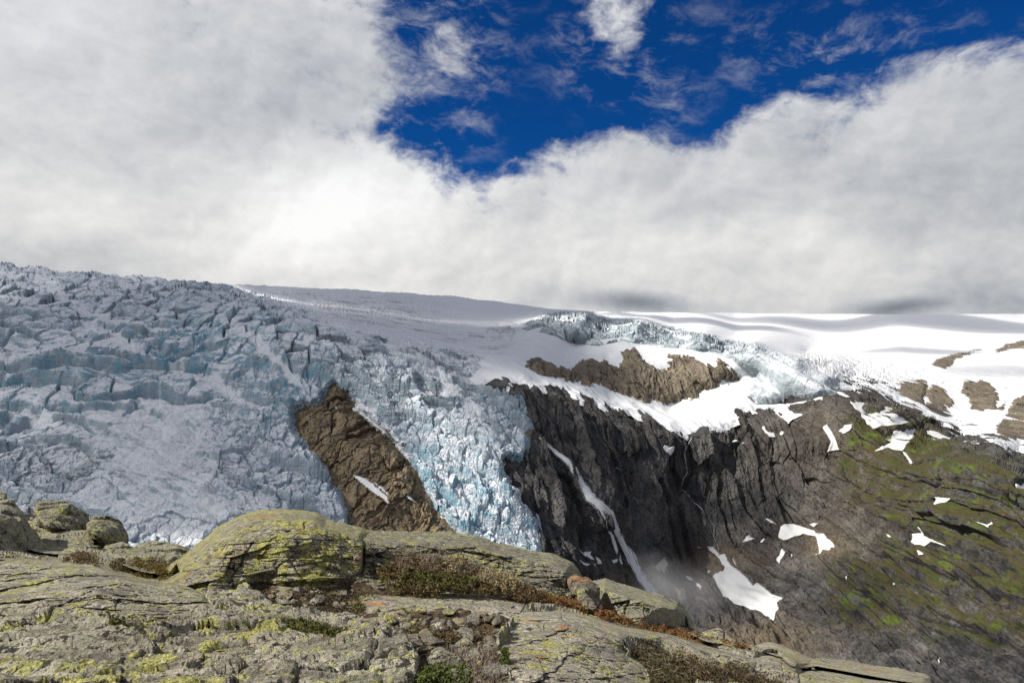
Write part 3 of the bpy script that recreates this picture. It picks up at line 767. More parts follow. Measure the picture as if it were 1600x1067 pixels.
off = np.minimum(np.clip(-2.5 + sd * 0.75, -6, 3.0 + 5.0 * sstep(PX, 1380, 1460) * sstep(PY, 600, 640)), np.where(PX < 830, 3.0 - np.clip(F_GLAC(PX, PY) + 2, 0, 60) * 0.9, 3.0))
off = np.minimum(off, 3.0 - np.clip(F_HANG(PX, PY) + 1, 0, 40) * 1.2)
Ps = Ps + toward * off[..., None] * np.clip(Yd / 1100, 0.8, 1.3)[..., None]
Ps[..., 2] += h * np.clip(sd / 30, 0.08, 1)
dirt_shade = 0.02 + cre * (0.95 * gap + 0.12) + brk * 0.42 + 0.25 * blob(PX, PY, 790, 512, 30, 14) + 0.3 * blob(PX, PY, 820, 508, 22, 10) + 0.25 * blob(PX, PY, 1100, 615, 60, 12) + 0.2 * blob(PX, PY, 740, 520, 30, 8)  # dirt, plus the shade of crevasse openings painted as dark snow
snowfield = grid_obj('snowfield', Ps, (sd > -5) & ((F_GLAC(PX, PY) < 45) | (PX > 830)), M_SNOW, {'dirt_shade': dirt_shade}, smooth=True)
tag(snowfield, kind='structure')

# hanging ice lobe
PX, PY = mesh_grid(790, 1350, 478, 645, 0.9, 0.6)
B = base(PX, PY); x, y = B[..., 0], B[..., 1]
sd = F_HANG(PX, PY) + fbm(x / 14, y / 14, B[..., 2] / 14, 3, 0.55, 101) * 3
fan = sstep(PX, 1120, 1200)
th = (-8 + 24 * sstep(sd, -1, 9)) * (1 - 0.65 * fan)
Pi = place(PX, PY, dist(PX, PY) - th)
h = (1 - fan) * (blocks(x, y, 44, 102, 1.1, 0.6, 0.8) * 17 + blocks(x, y, 15, 103, 1.0, 0.4) * 5)
ang = np.arctan2(PY - 500, PX - 1100)
groove = ridged(ang * 11, sd * 0.01, 0, 3, 0.5, 104)
h += fan * (groove * 9 + blocks(x, y, 30, 105, 0.7, 0.4, 0.8) * 4 + fbm(x / 40, y / 40, 0, 3, 0.5, 106) * 5)
h += fbm(x / 6, y / 6, B[..., 2] / 6, 3, 0.6, 107) * 1.3
Pi[..., 2] += h * sstep(sd, -2, 8)
Ni = grid_normals(Pi)
stripes = sstep(fbm(ang * 13, sd * 0.03, 0, 3, 0.5, 108), 0.05, 0.3) * fan * sstep(PY, 570, 600)
snow = sstep(Ni[..., 2], 0.4, 0.85) * 0.55 + 0.7 * stripes + 0.3 * fbm(x / 50, y / 50, 0, 3, 0.5, 109) + 0.02 * fan
blue = np.clip(0.0 + 0.25 * blob(PX, PY, 1000, 525, 120, 25), 0, 1) * (1 - 0.7 * fan) * (1 - 0.6 * sstep(Ni[..., 2], 0.5, 0.95))
hang = grid_obj('hanging_glacier', Pi, sd > -3, M_ICE2, {'face': sstep(-Ni[..., 2], -0.6, -0.15) * (1 - 0.5 * fan), 'snow': snow, 'blue': blue, 'dirt_shade': 0.15 + 0.25 * fan * sstep(-groove, -0.55, -0.15)})
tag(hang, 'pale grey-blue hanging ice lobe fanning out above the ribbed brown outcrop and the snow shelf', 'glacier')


# ------------------------------------------------------------------ bedrock showing through ice and snow
def outcrop(name, pts, mat, label, bulge=8.0, slope=0.9, rough=1.0, step=1.1, warmth=0.3, steep=0.0, edge_n=5, group=None, cat='rock outcrop', big=0.5, diag=0.0, shade=0.0, grow=0.0):
    f = outline_field(pts, 14, 2)
    p = np.array(pts)
    X, Y = mesh_grid(p[:, 0].min() - 12, p[:, 0].max() + 12, p[:, 1].min() - 12, p[:, 1].max() + 12, step, step * 0.85)
    Bq = base(X, Y); Nq = grid_normals(Bq)
    s = f(X, Y) + fbm(Bq[..., 0] / 11, Bq[..., 1] / 11, Bq[..., 2] / 11, 4, 0.6, 131) * edge_n + grow
    x, y, z = Bq[..., 0], Bq[..., 1], Bq[..., 2]
    d = np.clip(-4 + s * slope, -8, bulge) + rock_big(Bq) * big * sstep(s, 0, 25)
    wu = fbm(x / 30, y / 30, z / 40, 3, 0.55, 137) * 14
    u = x * (1 - 0.5 * diag) + z * (0.1 - 0.75 * diag) + wu; v = z * (1 - 0.5 * diag) + x * 0.8 * diag
    f1, t1, e1 = facets(u, v, 20, 44, 411); f2, t2, e2 = facets(u, v, 7.5, 19, 412); f3, t3, e3 = facets(u, v, 3.0, 7, 413)
    rel = f1 * 8 + f2 * 4 + f3 * 1.4 + fbm(x / 4, y / 4, z / 4, 2, 0.5, 134) * 0.8
    tone = np.clip(1 - shade * sstep(t1, 0.35, 0.9) - 0.3 * t2 - 0.35 * (1 - sstep(e1, 0, 0.08)) - 0.3 * (1 - sstep(e2, 0, 0.08)), 0, 1)
    d = d + rel * rough * sstep(s, -4, 8)
    tw = np.array([0, 0, CAMZ]) - Bq; tw /= np.linalg.norm(tw, axis=-1, keepdims=True)
    dirn = Nq * 0.5 + tw * 0.5
    Pq = Bq + dirn * d[..., None]
    wv = np.clip(warmth + 0.5 * fbm(x / 30, y / 30, z / 30, 3, 0.5, 135), 0, 1)
    o = grid_obj(name, Pq, s > -6, mat, {'warm': wv, 'veg': 0 * wv, 'tone': tone})
    return tag(o, label, cat, group)


outcrop('bedrock_rib', RIB,
        M_BROWN, 'brown bedrock slope laid bare between the big icefall and the bright ice tongue', 5.0, 0.5, 1.5, warmth=0.35, edge_n=11, diag=1.0, shade=0.6)
outcrop('rock_outcrop', [(815, 572), (828, 560), (840, 556), (868, 566), (890, 572), (905, 558), (935, 556), (962, 564), (955, 540), (975, 538), (992, 541), (1009, 557), (1030, 572), (1040, 572), (1022, 552), (1018, 545), (1056, 551), (1090, 556), (1114, 567), (1122, 556), (1144, 567), (1164, 586), (1163, 597), (1131, 606), (1110, 612), (1100, 624), (1080, 630), (1043, 637), (1022, 631), (999, 633), (969, 629), (945, 616), (911, 606), (878, 600), (850, 596), (830, 584)],
        M_OUTC, 'ribbed brown cliff under the hanging ice lobe with snow below its foot', 14, 1.1, 1.0, 0.9, 0.35)
NUN = [
    ('rock_outcrop', [(1403, 599), (1416, 594), (1431, 597), (1444, 594), (1452, 601), (1445, 616), (1442, 633), (1425, 632), (1412, 621), (1401, 608)], 'grey-brown knob of rock at the broken ice edge, beside a twin knob'),
    ('rock_outcrop', [(1447, 610), (1459, 598), (1472, 604), (1491, 626), (1491, 641), (1469, 644), (1450, 635)], 'brown knob of rock in snow, the lower twin at the broken ice edge'),
    ('rock_outcrop', [(1501, 610), (1505, 593), (1519, 593), (1525, 597), (1531, 594), (1547, 598), (1562, 613), (1557, 641), (1534, 647), (1514, 644), (1512, 626)], 'heart-shaped tan rock island standing alone in the snow'),
    ('rock_outcrop', [(1554, 668), (1569, 648), (1587, 622), (1602, 615), (1640, 610), (1700, 640), (1700, 700), (1620, 690), (1578, 690), (1553, 680)], 'large tan rock shoulder cut by the frame edge beside the snow gully'),
    ('rock_outcrop', [(1454, 571), (1464, 561), (1487, 554), (1506, 550), (1534, 545), (1516, 554), (1494, 563), (1478, 580), (1466, 578)], 'long narrow brown rock rising from the upper snow with a tail of stones'),
    ('rock_outcrop', [(1551, 549), (1572, 538), (1600, 532), (1660, 528), (1660, 542), (1582, 545), (1560, 551)], 'flat brown rock strip highest up in the snow'),
    ('rock_outcrop', [(1558, 638), (1570, 629), (1569, 641), (1562, 645)], 'small dark rock beside the heart-shaped rock island'),
    ('rock_outcrop', [(1569, 607), (1582, 602), (1590, 605), (1584, 608)], 'small flat rock in snow above the heart-shaped island'),
]
for n_, pts, lab in NUN:
    outcrop(n_, pts, M_OUTC, lab, 9, 1.3, 0.7, 0.8, 0.25, edge_n=3.0, big=0.2, grow=3.5, shade=0.3)

# ------------------------------------------------------------------ unseen clouds added between the sun and the land to cast shade
m_shade_cloud = bpy.data.materials.new('shade_cloud_vapour'); m_shade_cloud.use_nodes = True
_t = NT(m_shade_cloud.node_tree); _t.n.clear()
_o = _t.node('ShaderNodeOutputMaterial'); _v = _t.node('ShaderNodeVolumePrincipled')
_v.inputs['Density'].default_value = 0.0048; _v.inputs['Color'].default_value = (0.98, 0.98, 1.0, 1); _v.inputs['Anisotropy'].default_value = 0.3
_t.l.new(_v.outputs[0], _o.inputs['Volume'])


def shade_cloud(px, py, rx, ry, rz, H, rot=0.0, seed=0):
    T = base(np.array([[float(px)]]), np.array([[float(py)]]))[0, 0]
    C = T + SUN * ((H - T[2]) / SUN[2])
    bm = bmesh.new(); bmesh.ops.create_icosphere(bm, subdivisions=5, radius=1.0)
    V = np.array([v.co[:] for v in bm.verts]); Fc = np.array([[v.index for v in f.verts] for f in bm.faces]); bm.free()
    r = 1 + 0.40 * fbm(V[:, 0] * 1.5 + seed * 9.1, V[:, 1] * 1.5, V[:, 2] * 1.5, 4, 0.55, 300 + seed)
    V = V * r[:, None] * np.array([rx, ry, rz])
    V[:, 2] = np.where(V[:, 2] < 0, V[:, 2] * 0.6, V[:, 2])
    c, s = math.cos(rot), math.sin(rot)
    V = np.stack([V[:, 0] * c - V[:, 1] * s, V[:, 0] * s + V[:, 1] * c, V[:, 2]], -1) + C
    o = mesh_obj('shade_cloud', V, [Fc], m_shade_cloud, smooth=True, origin=C)
    tag(o, kind='stuff')
    return o


for i, a in enumerate([
    (110, 600, 430, 480, 130, 1250, 0.2), (290, 500, 370, 400, 130, 1350, 0.0), (250, 740, 150, 150, 80, 1100, 0.3), (80, 440, 500, 420, 140, 1900, 0.0),
    (600, 545, 120, 120, 70, 1250, 0.0), (720, 600, 120, 140, 70, 1250, 0.0), (650, 470, 700, 750, 420, 3600, 0.2), (560, 500, 330, 380, 300, 2000, 0.3), (760, 530, 260, 330, 200, 2000, -0.2),
    (960, 740, 150, 150, 34, 1150, 0.0), (1100, 760, 150, 150, 34, 1200, 0.0), (1190, 830, 90, 110, 26, 1200, 0.2), (890, 720, 110, 130, 80, 1100, 0.0),
    (1420, 496, 1500, 900, 130, 5600, 0.05), (1080, 500, 500, 500, 130, 5000, -0.5), (1440, 548, 300, 90, 70, 2500, 0.2), (1560, 580, 190, 120, 50, 2200, 0.2),
    (1350, 940, 110, 70, 40, 1100, 0.0), (1600, 1040, 80, 60, 45, 1000, 0.0),
]):
    shade_cloud(*a, seed=i)

# ------------------------------------------------------------------ snow lying on the mountain, falling water
class Surf:
    """the mountain's surface, blurred, read back by lattice position"""
    def __init__(self, P, x0, y0, sx, sy, r):
        Q = P.copy()
        for ax in (0, 1):
            for _ in range(2):
                c = np.cumsum(np.pad(Q, [(r + 1, r) if a == ax else (0, 0) for a in range(3)], mode='edge'), axis=ax)
                n = Q.shape[ax]
                Q = (np.take(c, np.arange(2 * r + 1, 2 * r + 1 + n), ax) - np.take(c, np.arange(n), ax)) / (2 * r + 1)
        self.P, self.x0, self.y0, self.sx, self.sy = Q, x0, y0, sx, sy

    def __call__(self, X, Y):
        u = np.clip((X - self.x0) / self.sx, 0, self.P.shape[1] - 1.01); v = np.clip((Y - self.y0) / self.sy, 0, self.P.shape[0] - 1.01)
        i = u.astype(int); j = v.astype(int); a = (u - i)[..., None]; b = (v - j)[..., None]
        Q = self.P
        return (Q[j, i] * (1 - a) + Q[j, i + 1] * a) * (1 - b) + (Q[j + 1, i] * (1 - a) + Q[j + 1, i + 1] * a) * b


S_SOFT = Surf(Pm, 440, 540, 1.25, 1.15, 2)
S_WIDE = Surf(Pm, 440, 540, 1.25, 1.15, 9)
S_FIRM = Surf(Pm, 440, 540, 1.25, 1.15, 1)


def to_cam(P):
    t = np.array([0, 0, CAMZ]) - P
    return t / np.linalg.norm(t, axis=-1, keepdims=True)


def snow_patch(pts, label, group='snow patches on the mountain', lift=4.0, edge=1.2, mat=None, ground=None, dirt_shade=0.0):
    f = outline_field(pts, 10, 1)
    p = np.array(pts, float)
    X, Y = mesh_grid(p[:, 0].min() - 6, p[:, 0].max() + 6, p[:, 1].min() - 6, p[:, 1].max() + 6, 0.8, 0.7)
    Q = (ground or S_SOFT)(X, Y)
    x, y, z = Q[..., 0], Q[..., 1], Q[..., 2]
    s = f(X, Y) + fbm(x / 9, y / 9, z / 9, 4, 0.6, 151) * edge * 1.6
    off = np.clip(-1.0 + s * 4.0, -6, lift) + fbm(x / 18, y / 18, z / 18, 2, 0.5, 152) * 0.9
    o = grid_obj('snow_patch', Q + to_cam(Q) * off[..., None], s > -2.0, mat or M_SNOWP, {'dirt_shade': dirt_shade + 0.55 * (1 - sstep(s, 0, 6)) + 0.25 * fbm(x / 25, y / 25, z / 25, 3, 0.55, 153)}, smooth=True)
    return tag(o, label, 'snow patch', group)


for pts, lab in PATCHES:
    snow_patch(pts, lab)
grey = snow_mat('spray_stained_snow', (0.34, 0.335, 0.31), (0.2, 0.19, 0.17), 0.3)
snow_patch(Z5((652, 615), (675, 600), (700, 584), (718, 585), (720, 600), (705, 610), (708, 625), (690, 660), (672, 655), (655, 640)), 'dull grey snow lump in the spray behind the waterfall', mat=grey)


# ice stream strips on the brown rib
def rib_ground(X, Y):
    Q = base(X, Y)
    return Q + to_cam(Q) * 3.0


for pts, lab in [
    (ZF((480, 0), (530, 5), (585, 35), (640, 82), (700, 130), (732, 182), (715, 188), (660, 142), (580, 88), (520, 40)), 'long snow strip slanting down the brown bedrock rib'),
    (ZF((600, 40), (640, 62), (690, 98), (735, 140), (725, 146), (660, 110), (610, 62)), 'second, thinner snow strip beside the long one on the brown rib'),
    (ZF((750, 92), (785, 112), (822, 150), (806, 152), (765, 122)), 'short snow strip on the steep edge of the brown rib'),
    (Z2((330, 602), (352, 612), (400, 655), (392, 665), (350, 640)), 'snow wedge near the top of the brown rib under the ice edge'),
    (Z2((420, 680), (440, 684), (472, 712), (455, 716)), 'small snow wedge on the upper brown rib'),
    (Z2((450, 645), (475, 650), (530, 690), (600, 745), (612, 775), (590, 765), (520, 705), (465, 665)), 'snow ribbon along the upper edge of the brown rib beside the ice'),
]:
    snow_patch(pts, lab, 'snow strips on the brown rib', 8, 2.2, ground=rib_ground, dirt_shade=0.15)

# water
m_water = bpy.data.materials.new('falling_water'); m_water.use_nodes = True
_t = NT(m_water.node_tree); _t.n.clear()
_o = _t.node('ShaderNodeOutputMaterial'); _d = _t.node('ShaderNodeBsdfDiffuse'); _tr = _t.node('ShaderNodeBsdfTransparent'); _m = _t.node('ShaderNodeMixShader')
_tl = _t.node('ShaderNodeBsdfTranslucent'); _m2 = _t.node('ShaderNodeMixShader')
_u = _t.comb(_t.math('MULTIPLY', _t.attr('along'), 0.05), _t.math('MULTIPLY', _t.attr('across'), 5.5))
_n = _t.noise(_u, 1.0, 6, 0.65, 0.5)
_a = _t.math('ADD', _t.math('MULTIPLY', _t.math('SUBTRACT', _n, 0.5), 3.0), _t.attr('body'))
_t.plug(_m.inputs[0], _t.ramp(_a, 0.25, 1.0, 0.0, 0.95))
_d.inputs[0].default_value = (0.86, 0.87, 0.87, 1); _tl.inputs[0].default_value = (0.8, 0.82, 0.84, 1)
_m2.inputs[0].default_value = 0.4
_t.l.new(_d.outputs[0], _m2.inputs[1]); _t.l.new(_tl.outputs[0], _m2.inputs[2])
_t.l.new(_tr.outputs[0], _m.inputs[1]); _t.l.new(_m2.outputs[0], _m.inputs[2]); _t.l.new(_m.outputs[0], _o.inputs[0])


def water(name, line, parent=None, lift=8.0, bodyv=1.05, wobble=0.25, seed=0):
    """a closed sheet of water down the wall: line of (x, y, width) as seen, lens-shaped across"""
    L = np.array(line, float)
    seg = np.concatenate([[0], np.cumsum(np.hypot(np.diff(L[:, 0]), np.diff(L[:, 1])))])
    t = np.linspace(0, seg[-1], int(seg[-1] / 1.2) + 2)
    cx = np.interp(t, seg, L[:, 0]); cy = np.interp(t, seg, L[:, 1]); wd = np.interp(t, seg, L[:, 2]) * 0.85
    cx = cx + fbm(t / 14, 0 * t + seed, 0 * t, 3, 0.5, 161) * wobble * 3
    wd = wd * (1 + 0.5 * fbm(t / 10, 0 * t + 3 + seed, 0 * t, 3, 0.5, 162))
    tx, ty = np.gradient(cx), np.gradient(cy); n = np.hypot(tx, ty); nx, ny = -ty / n, tx / n
    k = 7
    s = np.linspace(-1, 1, k)
    X = cx[:, None] + nx[:, None] * s[None] * wd[:, None] / 2; Y = cy[:, None] + ny[:, None] * s[None] * wd[:, None] / 2
    Q = (S_WIDE if lift > 5 else S_FIRM)(X, Y); tc = to_cam(Q)
    wm = wd[:, None] * K * 950
    front = Q + tc * (lift + (1 - s[None] ** 2) * wm * 0.25)[..., None]
    back = Q + tc * (lift - 0.6)
    V = np.concatenate([front, back[:, ::-1]], 1)
    m = V.shape[1]; r = V.shape[0]
    idx = np.arange(r * m).reshape(r, m)
    f = np.stack([idx[:-1], np.roll(idx, -1, 1)[:-1], np.roll(idx, -1, 1)[1:], idx[1:]], -1).reshape(-1, 4)
    al = np.repeat((t * K * 950)[:, None], m, 1)
    ac = np.concatenate([s, s[::-1]])[None] + 0 * al
    body = (bodyv - 0.95 * ac ** 2) * np.minimum(1, 1.0 + 0 * al)
    return mesh_obj(name, V.reshape(-1, 3), [f], m_water, {'along': al, 'across': ac, 'body': body}, smooth=True, parent=parent)


top = S_FIRM(np.array([[850.0]]), np.array([[690.0]]))[0, 0]
fall = empty('waterfall', top)
tag(fall, 'tall white waterfall plunging down the dark wall beside the ice tongue into spray', 'waterfall')
water('main_stream', [(842, 684, 5), (855, 694, 7), (868, 705, 9), (880, 716, 10), (891, 728, 11), (899, 742, 12), (906, 754, 13), (913, 768, 14), (921, 782, 15), (935, 797, 18), (948, 808, 18), (957, 822, 17), (966, 834, 16), (975, 848, 17), (984, 862, 18), (992, 878, 18), (1000, 894, 18), (1010, 912, 18), (1018, 926, 16), (1024, 940, 14)], fall)
water('side_stream', [(928, 792, 5), (936, 810, 6), (947, 829, 7), (956, 840, 9), (963, 855, 9), (969, 870, 8), (973, 880, 6)], fall, seed=4)
tag(water('stream', [(1078, 686, 2), (1077, 694, 2.2), (1070, 702, 2.4), (1074, 716, 2.8), (1078, 728, 2.8), (1079, 734, 2.5), (1072, 747, 3), (1068, 762, 2.8), (1072, 770, 2.5), (1081, 782, 2.5), (1092, 795, 2.5), (1104, 815, 2.2), (1112, 832, 2.2), (1118, 845, 2.2), (1123, 860, 2.4)], lift=2.0, bodyv=0.6, wobble=0.8, seed=9),
    'thin winding stream running down the dark wall to the head of the largest snow tongue', 'stream')
tag(water('stream', [(958, 732, 1.2), (970, 748, 1.4), (980, 762, 1.4), (990, 778, 1.2), (1000, 795, 1.1)], lift=2.0, bodyv=0.6, seed=12), 'hair-thin trickle on the dark wall just beyond the waterfall', 'stream')
tag(water('stream', [(910, 640, 1.2), (918, 655, 1.4), (926, 668, 1.4), (934, 684, 1.2)], lift=2.0, bodyv=0.5, seed=14), 'short thin trickle high on the dark wall under the snow band', 'stream')
tag(water('stream', [(1040, 838, 1.1), (1046, 850, 1.2), (1050, 862, 1.2), (1054, 876, 1.0)], lift=2.0, bodyv=0.5, seed=17), 'faint trickle on the dark wall above the dull grey snow lump', 'stream')

for px, py, rx, ry, rz, up, dens in [(1022, 925, 46, 40, 50, 14, 0.007), (1060, 950, 85, 60, 48, 14, 0.0045), (1000, 850, 26, 30, 70, 10, 0.003), (1120, 930, 90, 60, 50, 16, 0.002)]:
    c = S_SOFT(np.array([[float(px)]]), np.array([[float(py)]]))[0, 0]; c = c + to_cam(c) * 30 + np.array([0, 0, up])
    mm = bpy.data.materials.new('spray'); mm.use_nodes = True
    _t = NT(mm.node_tree); _t.n.clear()
    _o = _t.node('ShaderNodeOutputMaterial'); _v = _t.node('ShaderNodeVolumePrincipled')
    _p = _t.node('ShaderNodeTexCoord').outputs['Object']
    _q = _t.scale(_p, (1 / rx, 1 / ry, 1 / rz))
    _r = _t.math('ADD', _t.vmath('LENGTH', _q), _t.math('MULTIPLY', _t.math('SUBTRACT', _t.noise(_q, 1.8, 4, 0.6), 0.5), 0.9))
    _t.plug(_v.inputs['Density'], _t.ramp(_r, 0.05, 0.95, dens, 0.0)); _v.inputs['Color'].default_value = (0.93, 0.94, 0.96, 1)
    _t.l.new(_v.outputs[0], _o.inputs['Volume'])
    bm = bmesh.new(); bmesh.ops.create_icosphere(bm, subdivisions=4, radius=1.0)
    V = np.array([v.co[:] for v in bm.verts]); Fc = np.array([[v.index for v in f.verts] for f in bm.faces]); bm.free()
    tag(mesh_obj('mist', V * np.array([rx, ry, rz]) * 1.15 + c, [Fc], mm, smooth=True, origin=c), kind='stuff')

# ------------------------------------------------------------------ the rocky crest the view is taken from
def lichen_mat(name, grey=(0.22, 0.205, 0.175), pale=(0.50, 0.465, 0.39), lichen=0.5, crust=0.5, rusty=0.0, soil=False, fol=(2.2, 3.5, 11.0), rot=(0.0, 0.12, 0.0), darkspots=0.5, gain=1.35):
    m, t, b = new_mat(name)
    P = t.node('ShaderNodeNewGeometry').outputs['Position']
    Pf = t.mapping(P, rot=rot)
    big = t.noise(P, 0.9, 5, 0.6)
    fo = t.noise(t.scale(Pf, fol), 1.0, 8, 0.66, 0.5)
    fine = t.noise(P, 60.0, 4, 0.7)
    med = t.noise(P, 15.0, 6, 0.7, 0.3)
    col = t.mix(t.ramp(fo, 0.40, 0.60), grey, pale)
    col = t.mix(t.ramp(big, 0.42, 0.66, 0, 0.5), col, t.mix(fine, (0.15, 0.125, 0.10), (0.34, 0.29, 0.235)))
    # grey-green crust
    c1 = t.math('MULTIPLY_ADD', t.noise(P, 7.0, 8, 0.7, 0.5), 1.0, t.math('MULTIPLY', t.math('SUBTRACT', med, 0.5), 0.5))
    col = t.mix(t.ramp(c1, 0.62 - 0.15 * crust, 0.69 - 0.15 * crust, 0, 0.8), col, t.mix(t.ramp(fine, 0.35, 0.65), (0.21, 0.21, 0.14), (0.40, 0.395, 0.28)))
    # yellow map lichen: round colonies of many sizes, crowded in places, broken up inside
    y0 = t.noise(P, 1.6, 4, 0.55, 0.2)
    off = t.vmath('SCALE', t.vmath('SUBTRACT', t.noise(P, 22.0, 4, 0.65, color=True), (0.5, 0.5, 0.5)), None)
    off.node.inputs['Scale'].default_value = 0.10
    Pw = t.vmath('ADD', P, off)
    brk = t.math('MULTIPLY_ADD', t.math('SUBTRACT', fine, 0.5), 0.5, t.math('MULTIPLY', t.math('SUBTRACT', med, 0.5), 0.7))
    for sc_, amt_ in ((6.0, 0.0), (15.0, -0.04)):
        vn = t.node('ShaderNodeTexVoronoi', feature='F1'); t.plug(vn.inputs['Vector'], Pw); vn.inputs['Scale'].default_value = sc_
        rad = t.math('MULTIPLY_ADD', t.sep(vn.outputs['Color'])[0], 0.62, -0.30 + 0.42 * lichen + amt_)
        ym = t.math('ADD', t.math('SUBTRACT', rad, vn.outputs['Distance']), t.math('MULTIPLY_ADD', t.math('SUBTRACT', y0, 0.5), 1.1, brk))
        col = t.mix(t.ramp(ym, 0.0, 0.06, 0, 0.9), col, t.mix(t.ramp(fine, 0.33, 0.62), (0.22, 0.22, 0.075), (0.52, 0.50, 0.17)))
    vn = t.node('ShaderNodeTexVoronoi', feature='F1'); t.plug(vn.inputs['Vector'], t.vmath('ADD', Pw, (3.1, 1.7, 0.4))); vn.inputs['Scale'].default_value = 10.0
    pm = t.math('ADD', t.math('SUBTRACT', t.math('MULTIPLY_ADD', t.sep(vn.outputs['Color'])[1], 0.6, -0.22), vn.outputs['Distance']), brk)
    col = t.mix(t.ramp(pm, 0.0, 0.08, 0, 0.8), col, t.mix(t.ramp(fine, 0.35, 0.6), (0.36, 0.345, 0.30), (0.66, 0.64, 0.56)))
    # black crusts; pits and texture shadows painted as dark spots
    k1 = t.math('ADD', t.noise(P, 11.0, 7, 0.72, 0.4), t.math('MULTIPLY', t.math('SUBTRACT', fo, 0.5), 0.6))
    col = t.mix(t.ramp(k1, 0.635 - 0.12 * darkspots, 0.68 - 0.12 * darkspots, 0, 0.93), col, (0.028, 0.027, 0.025))
    k2 = t.noise(P, 36.0, 5, 0.7)
    col = t.mix(t.ramp(k2, 0.54, 0.61, 0, 0.85), col, (0.05, 0.048, 0.042))
    wsp = t.math('ADD', t.noise(P, 9.0, 7, 0.7, 0.2), t.math('MULTIPLY', t.math('SUBTRACT', fine, 0.5), 0.25))
    col = t.mix(t.ramp(wsp, 0.67, 0.72, 0, 0.8), col, (0.50, 0.48, 0.44))
    if rusty:
        col = t.mix(t.ramp(t.noise(P, 2.4, 6, 0.66, 0.3), 0.62 - 0.2 * rusty, 0.70 - 0.2 * rusty, 0, 0.8), col, t.mix(fine, (0.30, 0.13, 0.05), (0.52, 0.25, 0.10)))
    if soil:
        sv = t.math('MULTIPLY_ADD', t.math('SUBTRACT', med, 0.5), 1.6, t.attr('soil'))
        sg = t.mix(t.ramp(t.noise(P, 14.0, 5, 0.7), 0.40, 0.62), (0.040, 0.026, 0.014), (0.135, 0.095, 0.060))
        col = t.mix(t.ramp(sv, 0.42, 0.58), col, sg)
    col = t.mix(1.0, col, (gain, gain * 0.985, gain * 0.92), 'MULTIPLY')
    t.plug(b.inputs['Base Color'], col); b.inputs['Roughness'].default_value = 0.9
    h = t.math('ADD', t.math('MULTIPLY', fo, 1.2), t.math('ADD', t.math('MULTIPLY', med, 0.8), t.math('MULTIPLY', fine, 0.25)))
    t.plug(b.inputs['Normal'], t.bump(h, 1.0, 0.13))
    return m


M_GROUND = lichen_mat('lichened_bedrock', soil=True, lichen=0.58, crust=0.6)
M_DOME = lichen_mat('yellow_lichened_rock', (0.21, 0.19, 0.15), (0.42, 0.38, 0.30), lichen=0.85, crust=0.55, rusty=0.12, fol=(7, 7, 4.0), rot=(0, 0.7, 0))
M_RIDGE = lichen_mat('mossy_grey_rock', (0.15, 0.143, 0.122), (0.33, 0.31, 0.26), lichen=0.50, crust=0.75, darkspots=0.75)
M_SLAB = lichen_mat('pale_lichened_slab', (0.24, 0.222, 0.195), (0.52, 0.475, 0.405), lichen=0.52, crust=0.55, rusty=0.14, fol=(3, 3, 7))
M_BOULD = lichen_mat('grey_green_boulder', (0.18, 0.172, 0.145), (0.38, 0.36, 0.30), lichen=0.40, crust=0.85)
M_RUST = lichen_mat('rust_stained_rock', (0.09, 0.085, 0.07), (0.2, 0.17, 0.13), lichen=0.1, crust=0.6, rusty=0.36)
M_STONE = lichen_mat('grey_stone', (0.13, 0.12, 0.105), (0.27, 0.245, 0.21), lichen=0.22, crust=0.35, darkspots=0.3)
M_TAN = lichen_mat('tan_stone', (0.20, 0.155, 0.105), (0.36, 0.285, 0.20), lichen=0.0, crust=0.1, darkspots=0.2)

G_SKY = np.array([(-170, 795), (0, 800), (60, 806), (150, 846), (200, 866), (250, 884), (300, 886), (440, 870), (560, 862), (700, 862), (760, 868), (860, 892), (900, 912), (1000, 948), (1060, 968), (1100, 992), (1170, 1012), (1250, 1036), (1400, 1063), (1500, 1076), (1780, 1104)], float)
G_DEPTH = [(-170, 795, 13), (0, 800, 12.5), (60, 806, 12), (150, 846, 11), (250, 884, 9.6), (440, 870, 10), (560, 862, 10.3), (700, 862, 10.3), (860, 892, 10.4), (1000, 948, 10.2), (1100, 992, 10), (1250, 1036, 9.3), (1400, 1063, 8.4), (1780, 1104, 7),
           (-170, 866, 6.6), (0, 870, 6.4), (150, 884, 6.2), (280, 908, 6.0), (60, 850, 9.5), (160, 870, 8.4), (240, 892, 8.0),
           (-170, 960, 4.3), (0, 965, 4.25), (330, 965, 4.6), (0, 985, 4.05), (0, 1067, 2.95), (300, 1000, 4.15), (300, 1067, 3.05), (-170, 1067, 2.9), (-170, 1160, 2.1), (300, 1160, 2.15), (600, 1067, 3.15), (600, 1160, 2.25), (900, 1160, 2.6), (900, 1067, 3.6), (1100, 1067, 4.6), (1250, 1067, 6.0), (1300, 1160, 3.7), (1780, 1160, 4.6),
           (400, 925, 6.2), (550, 925, 6.7), (450, 975, 4.75), (600, 1000, 4.25), (650, 920, 7.1), (750, 920, 7.6), (700, 960, 5.5), (800, 945, 6.6), (860, 940, 7.6), (920, 960, 7.2), (1000, 985, 7.0), (1080, 1000, 7.2), (900, 1010, 4.9), (1010, 1030, 5.3), (1100, 1035, 5.7), (1180, 1030, 7.0),
           (560, 905, 6.95), (480, 916, 6.5), (600, 908, 7.1), (440, 920, 6.35), (320, 936, 5.6), (250, 914, 6.1), (640, 908, 7.4), (740, 908, 7.8), (800, 908, 8.0), (850, 938, 7.5)]
G_LOG = Field(-180, 1790, 780, 1180, 4, lambda X, Y: rbf([(a, b) for a, b, _ in G_DEPTH], [math.log(c) for _, _, c in G_DEPTH], X, Y, 1.0, 1.8))
